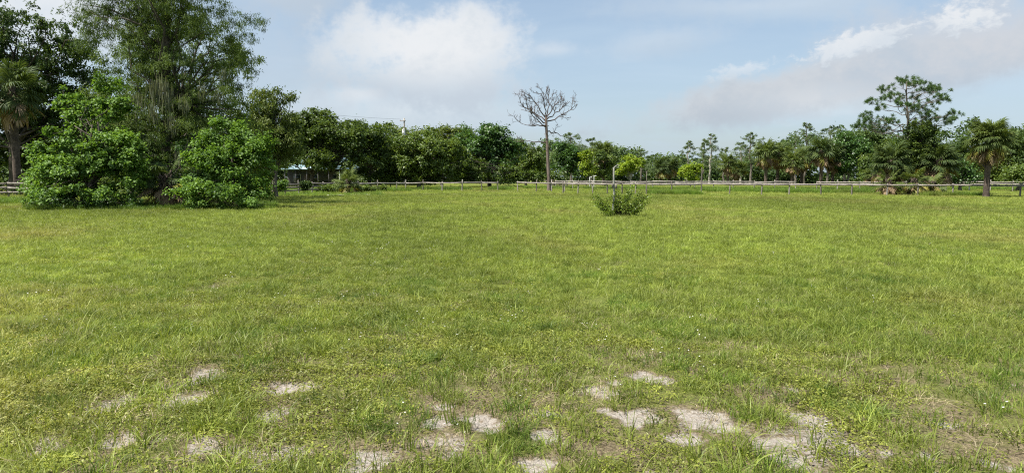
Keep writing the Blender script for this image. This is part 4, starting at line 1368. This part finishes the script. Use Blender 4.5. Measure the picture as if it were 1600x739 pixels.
# ------------------------------------------------------------------ staked shrub
def staked_shrub():
    rng = np.random.default_rng(81)
    g = Gd(957, 339)
    y = g.y
    loc = Vector((P(966, 330, y + 0.25).x, y + 0.30, hz(g.x, y)))
    root = empty('shrub', loc, 'small spreading citrus-like shrub growing behind the pale stake', 'shrub')
    k = y / FPX
    cm, tm = MB(), MB()
    tips = [(932, 306), (936, 316), (942, 322), (948, 312), (955, 305), (962, 300), (970, 299), (978, 297), (986, 296), (992, 294), (998, 300), (1006, 308), (1009, 312), (1000, 316), (992, 322), (984, 326), (975, 318), (968, 310), (985, 306), (978, 309), (960, 318), (950, 326), (946, 332), (965, 328), (990, 310), (972, 326), (940, 310), (1003, 304), (996, 324), (958, 330), (928, 303), (930, 312), (1012, 306), (1008, 318), (1002, 322), (934, 322)]
    for px, py in tips:
        e = np.array(P(px, py, y) - loc) + (0, rng.normal(0, 0.30), 0)
        e[2] = max(e[2], 0.14)
        pts = curve((rng.normal(0, .04), rng.normal(0, .04), -0.03), e, -0.10 * abs(e[0]), 0.03, 6, rng)
        tm.tube(pts, np.linspace(0.018, 0.006, 6), 5)
        m = 105
        q = rng.uniform(0.50, 1.04, m)
        i = np.clip((q * 5).astype(int), 0, 4)
        C = pts[i] + (pts[i + 1] - pts[i]) * (q * 5 - i)[:, None] + rng.normal(0, 0.055, (m, 3))
        D = unit(unit(pts[-1] - pts[2]) * 0.5 + rng.normal(0, 0.7, (m, 3)))
        N = unit(rng.normal(0, 0.5, (m, 3)) + (0, 0, 0.9))
        cm.leaves(C[C[:, 2] > 0.04], D[C[:, 2] > 0.04], N[C[:, 2] > 0.04], 0.085, 0.042)
    cm.build('crown', M['shrub'], root)
    tm.build('trunk', M['darkbark'], root, True)
    # stake
    loc2 = Vector((g.x, y, hz(g.x, y)))
    st = empty('stake', loc2, 'crooked pale weathered stake standing in front of the small shrub', 'stake')

    def W(px, py, dy=0):
        v = P(px, py, y) - loc2
        return (v.x, dy, v.z)
    mb = MB()
    pts = np.array([W(957, 339), W(957.5, 328), W(959, 315), W(959.5, 300), W(959, 285), W(959, 272), W(959, 262)])
    pts[0, 2] = -0.2
    mb.tube(pts, [0.055, 0.05, 0.042, 0.040, 0.038, 0.036, 0.034], 8)
    mb.build('post', M['stake'], st, True)
    mb = MB()
    mb.tube(np.array([W(959, 264), W(961, 260.5), W(964, 258.5), W(968, 257.5)]), [0.030, 0.024, 0.018, 0.010], 6)
    mb.tube(np.array([W(961, 261), W(964, 262), W(967, 262.5)]), [0.018, 0.014, 0.008], 5)
    tag(mb.build('branch', M['stake'], st, True), 'short forked twig at the top of the stake')
    mb = MB()
    c1, c2 = np.array(W(958, 292)), np.array(W(958, 286))
    mb.box((W(956.6, 290)[0], -0.06, W(957, 290)[2]), (0.055, 0.035, 0.20), rotz(0.2))
    mb.box((W(962.5, 291)[0], -0.055, W(957, 291)[2]), (0.07, 0.035, 0.22), rotz(-0.15), 0.9)
    tag(mb.build('wood_block', M['post_dark'], st), 'dark wooden blocks nailed to the stake')


staked_shrub()

# small palm bush in front of the fence
palm('palmetto', 'small green palm bush in front of the three-railed fence', 82, 71, 545, 264, 0.80, 26, 6, True, 'frond', None, 0, -0.3, 3, trunk_r=0.12)
for i, (px, y, lb, lf, lab, cat, n) in enumerate([
    (478, 70.5, [(478, 290, 8, 8), (475, 292, 5, 6)], 'dark', 'dark green vine clump on the three-railed fence', 'vine', 50),
    (435, 64, [(440, 290, 12, 8), (432, 292, 10, 8)], 'bush', 'low weedy growth at the start of the three-railed fence', 'weeds', 40),
    (512, 73, [(510, 294, 16, 5), (530, 295, 12, 5)], 'round', 'weedy green growth left of the small palm bush', 'weeds', 45),
    (566, 76, [(568, 294, 14, 5), (590, 294, 12, 4)], 'round', 'weedy green growth right of the small palm bush', 'weeds', 40),
    (372, 36, [(330, 318, 32, 8), (375, 316, 36, 9), (300, 316, 20, 10)], 'bush', 'low leafy growth along the foot of the right bright bush', 'weeds', 90),
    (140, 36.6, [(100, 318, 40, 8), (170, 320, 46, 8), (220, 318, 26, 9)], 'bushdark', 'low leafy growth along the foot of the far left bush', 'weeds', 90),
]):
    broad_tree('weeds', lab, cat, 90 + i, y, px, lb, lf, (px, lb[0][1] + 2), 0.02, 'darkbark', n, 45, 0.28, 0.13 * y / 60 + 0.03, 0.08 * y / 60 + 0.02, low=-0.8)

# ------------------------------------------------------------------ long grass strips between the fences
pp = []
for x0, x1, y0, y1, n in [(1008, 1600, 88, 93, 2600), (1020, 1085, 63, 67, 900), (640, 800, 84, 92, 1500), (1100, 1380, 74, 80, 1100), (1440, 1610, 58.5, 60, 350), (430, 640, 78, 84, 1400), (820, 1000, 92, 100, 1000)]:
    u = rg.uniform(0, 1, n)
    yy = rg.uniform(y0, y1, n)
    xx = (x0 + (x1 - x0) * u - 800) / FPX * (y0 + y1) / 2
    kk = fbm(xx * 0.25, yy * 0.25, 500, 3) > 0.44
    pp.append(np.stack([xx, yy], 1)[kk])
pp = np.vstack(pp)
s = rg.uniform(0.8, 1.3, len(pp))
scatter('long_grass', 'rank dark green grass growing uncut between the fences', GM['lush'], [blades(rg, 70, 0.30, 0.2, 0.50, 0.016, 0.5, 2) for _ in range(5)], pp, np.stack([s, s, s], 1), rg)
# weed fringe along the thicket foot
pp = []
for x0, x1, py0, py1, n in [(0, 50, 312, 318, 420), (40, 430, 319, 327, 1500), (425, 600, 300, 306, 500)]:
    a, b2 = Gd(x0, py1), Gd(x1, py0)
    yy = rg.uniform(Gd(0, py1).y, Gd(0, py0).y, n)
    xx = (rg.uniform(x0, x1, n) - 800) / FPX * yy
    pp.append(np.stack([xx, yy], 1))
pp = np.vstack(pp)
s = rg.uniform(0.6, 1.1, len(pp))
scatter('weed_fringe', 'uneven weedy grass fringe along the foot of the thicket', GM['lush'], [blades(rg, 50, 0.22, 0.12, 0.38, 0.014, 0.6, 3) for _ in range(4)], pp, np.stack([s, s, s], 1), rg, 'weeds')


# ------------------------------------------------------------------ house behind the oaks
def house():
    y = 112.0
    cx = P(500, 300, y).x
    root = empty('house', (cx, y, hz(cx, y)), 'house with a pale blue metal roof half hidden behind the dark oaks', 'house')
    x0, x1 = P(446, 300, y).x - cx, P(533, 300, y).x - cx
    xe = P(551, 300, y).x - cx
    ze, zr = P(500, 264, y).z, P(500, 243, y).z
    dark = plain_mat('dark_wall', (0.050, 0.048, 0.045), 0.8)
    pale = plain_mat('pale_green_wall', (0.36, 0.40, 0.28), 0.8)
    roofm = plain_mat('blue_grey_roof', (0.20, 0.30, 0.33), 0.45, 0.2, 0.2, 1.0)
    trim = plain_mat('white_trim', (0.62, 0.62, 0.58), 0.6)
    glass = plain_mat('dark_glass', (0.02, 0.025, 0.03), 0.08)
    mb = MB()
    mb.box(((x0 + x1) / 2, 4.2, ze / 2), (x1 - x0, 6.0, ze))
    mb.build('wall', dark, root)
    mb = MB()
    mb.box(((x1 + xe - 0.6) / 2, 3.6, ze / 2), (xe - 0.6 - x1 - 0.02, 6.6, ze - 0.02))
    mb.build('end_wall', pale, root)
    # hipped roof with a porch overhang at the front
    ov = 0.5
    fl, fr, bl, br = (x0 - ov, -0.6, ze), (xe, -0.6, ze), (x0 - ov, 7.8, ze), (xe, 7.8, ze)
    r0, r1 = (x0 + 2.6, 3.6, zr), (xe - 2.4, 3.6, zr)
    mb = MB()
    dn = np.array([0, 0, -0.14])
    top = np.array([fl, fr, br, bl, r0, r1])
    mb.add(np.vstack([top, top[:4] + dn]), [(0, 1, 5, 4), (2, 3, 4, 5), (0, 6, 7, 1), (1, 7, 8, 2), (2, 8, 9, 3), (3, 9, 6, 0), (6, 9, 8, 7)], [(1, 2, 5), (3, 0, 4)])
    rf = mb.build('roof', roofm, root)
    for i in range(22):
        f = (i + 0.5) / 22
        a = np.array(fl) * (1 - f) + np.array(fr) * f
        tx = a[0]
        if tx < r0[0]:
            q = (tx - fl[0]) / (r0[0] - fl[0])
        elif tx > r1[0]:
            q = (fr[0] - tx) / (fr[0] - r1[0])
        else:
            q = 1.0
        b = np.array([tx, -0.6 + (3.6 + 0.6) * q, ze + (zr - ze) * q])
        if np.linalg.norm(b - a) > 0.4:
            mb = MB()
            mb.tube(np.stack([a + (0, 0, .012), b + (0, 0, .012)]), 0.02, 4)
            mb.build('roof_seam', roofm, rf)
    for i in range(6):
        mb = MB()
        xx = x0 + (x1 - x0) * i / 5 * 0.98 + 0.1
        mb.box((xx, -0.35, (ze - 0.14) / 2), (0.12, 0.12, ze - 0.14))
        mb.build('porch_post', trim if i == 5 else dark, root)
    for i in range(3):
        mb = MB()
        xx = x0 + 1.6 + i * 2.9
        mb.box((xx, 1.17, 1.5), (1.1, 0.06, 1.2))
        w = mb.build('window', trim, root)
        mb = MB()
        mb.box((xx, 1.13, 1.5), (0.96, 0.05, 1.06))
        mb.build('pane', glass, w)
    mb = MB()
    mb.box((x0 + 3.1, 1.17, 1.05), (0.9, 0.06, 2.0))
    d = mb.build('door', plain_mat('door_paint', (0.12, 0.08, 0.06), 0.6), root)
    mb = MB()
    mb.tube(np.array([[x0 + 3.42, 1.12, 1.0], [x0 + 3.42, 1.07, 1.0]]), 0.03, 6)
    mb.build('handle', trim, d)


house()


# ------------------------------------------------------------------ utility pole and wires
def wire(name, a, b, sag, r, label):
    t = np.linspace(0, 1, 40)[:, None]
    pts = np.array(a) * (1 - t) + np.array(b) * t
    pts[:, 2] -= (sag * 4 * t * (1 - t))[:, 0]
    mb = MB()
    o0 = pts[0].copy()
    mb.tube(pts - o0, r, 4)
    o = mb.build(name, wirem)
    o.location = o0
    tag(o, label, 'wire')


wirem = plain_mat('black_wire', (0.03, 0.03, 0.03), 0.6)
py_ = 132.0
pb = P(633, 300, py_)
pz = P(633, 185, py_).z
root = empty('utility_pole', (pb.x, py_, hz(pb.x, py_)), 'wooden utility pole with grey transformer above the round tree', 'utility pole')
mb = MB()
z = np.linspace(-0.4, pz, 8)
mb.tube(np.stack([0 * z, 0 * z, z], 1), np.linspace(0.20, 0.13, 8), 10)
mb.build('pole', M['palebark'], root, True)
mb = MB()
tz = P(633, 207, py_).z
mb.tube(np.array([[-0.06, -0.42, tz - 0.55], [-0.06, -0.42, tz + 0.5], [-0.06, -0.42, tz + 0.56]]), [0.30, 0.30, 0.2], 14)
tag(mb.build('transformer', plain_mat('transformer_grey', (0.55, 0.56, 0.56), 0.5), root), 'light grey transformer can')
mb = MB()
mb.box((-0.25, -0.16, pz - 0.5), (1.1, 0.10, 0.12))
ca = mb.build('cross_arm', M['fence'], root)
for xx in (-0.7, 0.15):
    mb = MB()
    mb.tube(np.array([[xx, -0.16, pz - 0.44], [xx, -0.16, pz - 0.30], [xx, -0.16, pz - 0.22]]), [0.05, 0.06, 0.03], 8)
    mb.build('insulator', plain_mat('insulator_grey', (0.5, 0.5, 0.5), 0.3), ca)
pt = Vector((pb.x - 0.7, py_ - 0.16, pz - 0.2))
w0 = P(-120, 84, 53)
wire('power_line', w0, pt, 0.9, 0.013, 'thin overhead power line crossing the trees at upper left')

# ------------------------------------------------------------------ small things along the fences
pipe_m = plain_mat('white_pipe', (0.72, 0.72, 0.70), 0.5)
for px, y, top, lab in [(921, 104, 277, 'leftmost short white standpipe behind the far fence'), (928, 105, 275, 'second short white standpipe behind the far fence'), (1514, 82.5, 277.5, 'white standpipe with side outlet at the far fence near the lone palm')]:
    b0 = P(px, 300, y)
    zt = P(px, top, y).z
    mb = MB()
    mb.tube(np.array([[0, 0, -0.2], [0, 0, zt * 0.5], [0, 0, zt - 0.05], [0, 0, zt]]), [0.05, 0.05, 0.05, 0.045], 8)
    mb.tube(np.array([[0, 0, zt - 0.04], [0.16, 0, zt - 0.01], [0.34, 0, zt + 0.02]]), [0.04, 0.045, 0.05], 8)
    o = mb.build('standpipe', pipe_m)
    o.location = (b0.x, y, hz(b0.x, y))
    tag(o, lab, 'pipe', 'white standpipes')

# pale sand strip
rng = np.random.default_rng(400)
a, b = Gd(508, 304), Gd(580, 304)
mb = MB()
n = 26
t = np.linspace(0, 1, n)
xx = a.x + (b.x - a.x) * t
w = 0.55 * np.sin(pi * t) ** 0.5 * (0.6 + 0.8 * vnoise(t * 9, t * 0, 5))
yc = a.y + 0.6 * (vnoise(t * 4, t * 0 + 3, 6) - 0.5)
rows = []
for k in range(5):
    f = k / 4 * 2 - 1
    yy = yc + f * w * 2.2
    rows.append(np.stack([xx, yy, hgt(xx, yy) + 0.03 + 0.06 * (1 - f * f) * np.sin(pi * t) ** 0.5], 1))
V = np.vstack(rows)
ii = (np.arange(4)[:, None] * n + np.arange(n - 1)[None]).ravel()
mb.add(V, np.stack([ii, ii + 1, ii + n + 1, ii + n], 1))
o = mb.build('sand_strip', plain_mat('pale_sand', (0.66, 0.62, 0.52), 0.95, 0, 0.35, 1.5))
tag(o, 'pale strip of bare sand in the grass before the fence', None, None, 'structure')

# pile of old boards beyond the fence
rng = np.random.default_rng(410)
b0 = P(872, 300, 103)
pl = empty('lumber_pile', (b0.x, 103, hz(b0.x, 103)), 'low pile of reddish old boards behind the dead pine', 'lumber pile')
for i in range(12):
    mb = MB()
    mb.box((0, 0, 0), (rng.uniform(1.6, 2.8), 0.2, 0.05))
    o = mb.build('board', M['deadwood'], pl)
    o.location = (rng.normal(0, 0.8), rng.normal(0, 0.3), 0.15 + 0.085 * i)
    o.rotation_euler = (rng.normal(0, .15), rng.normal(0, 0.16), rng.normal(0, 0.35))
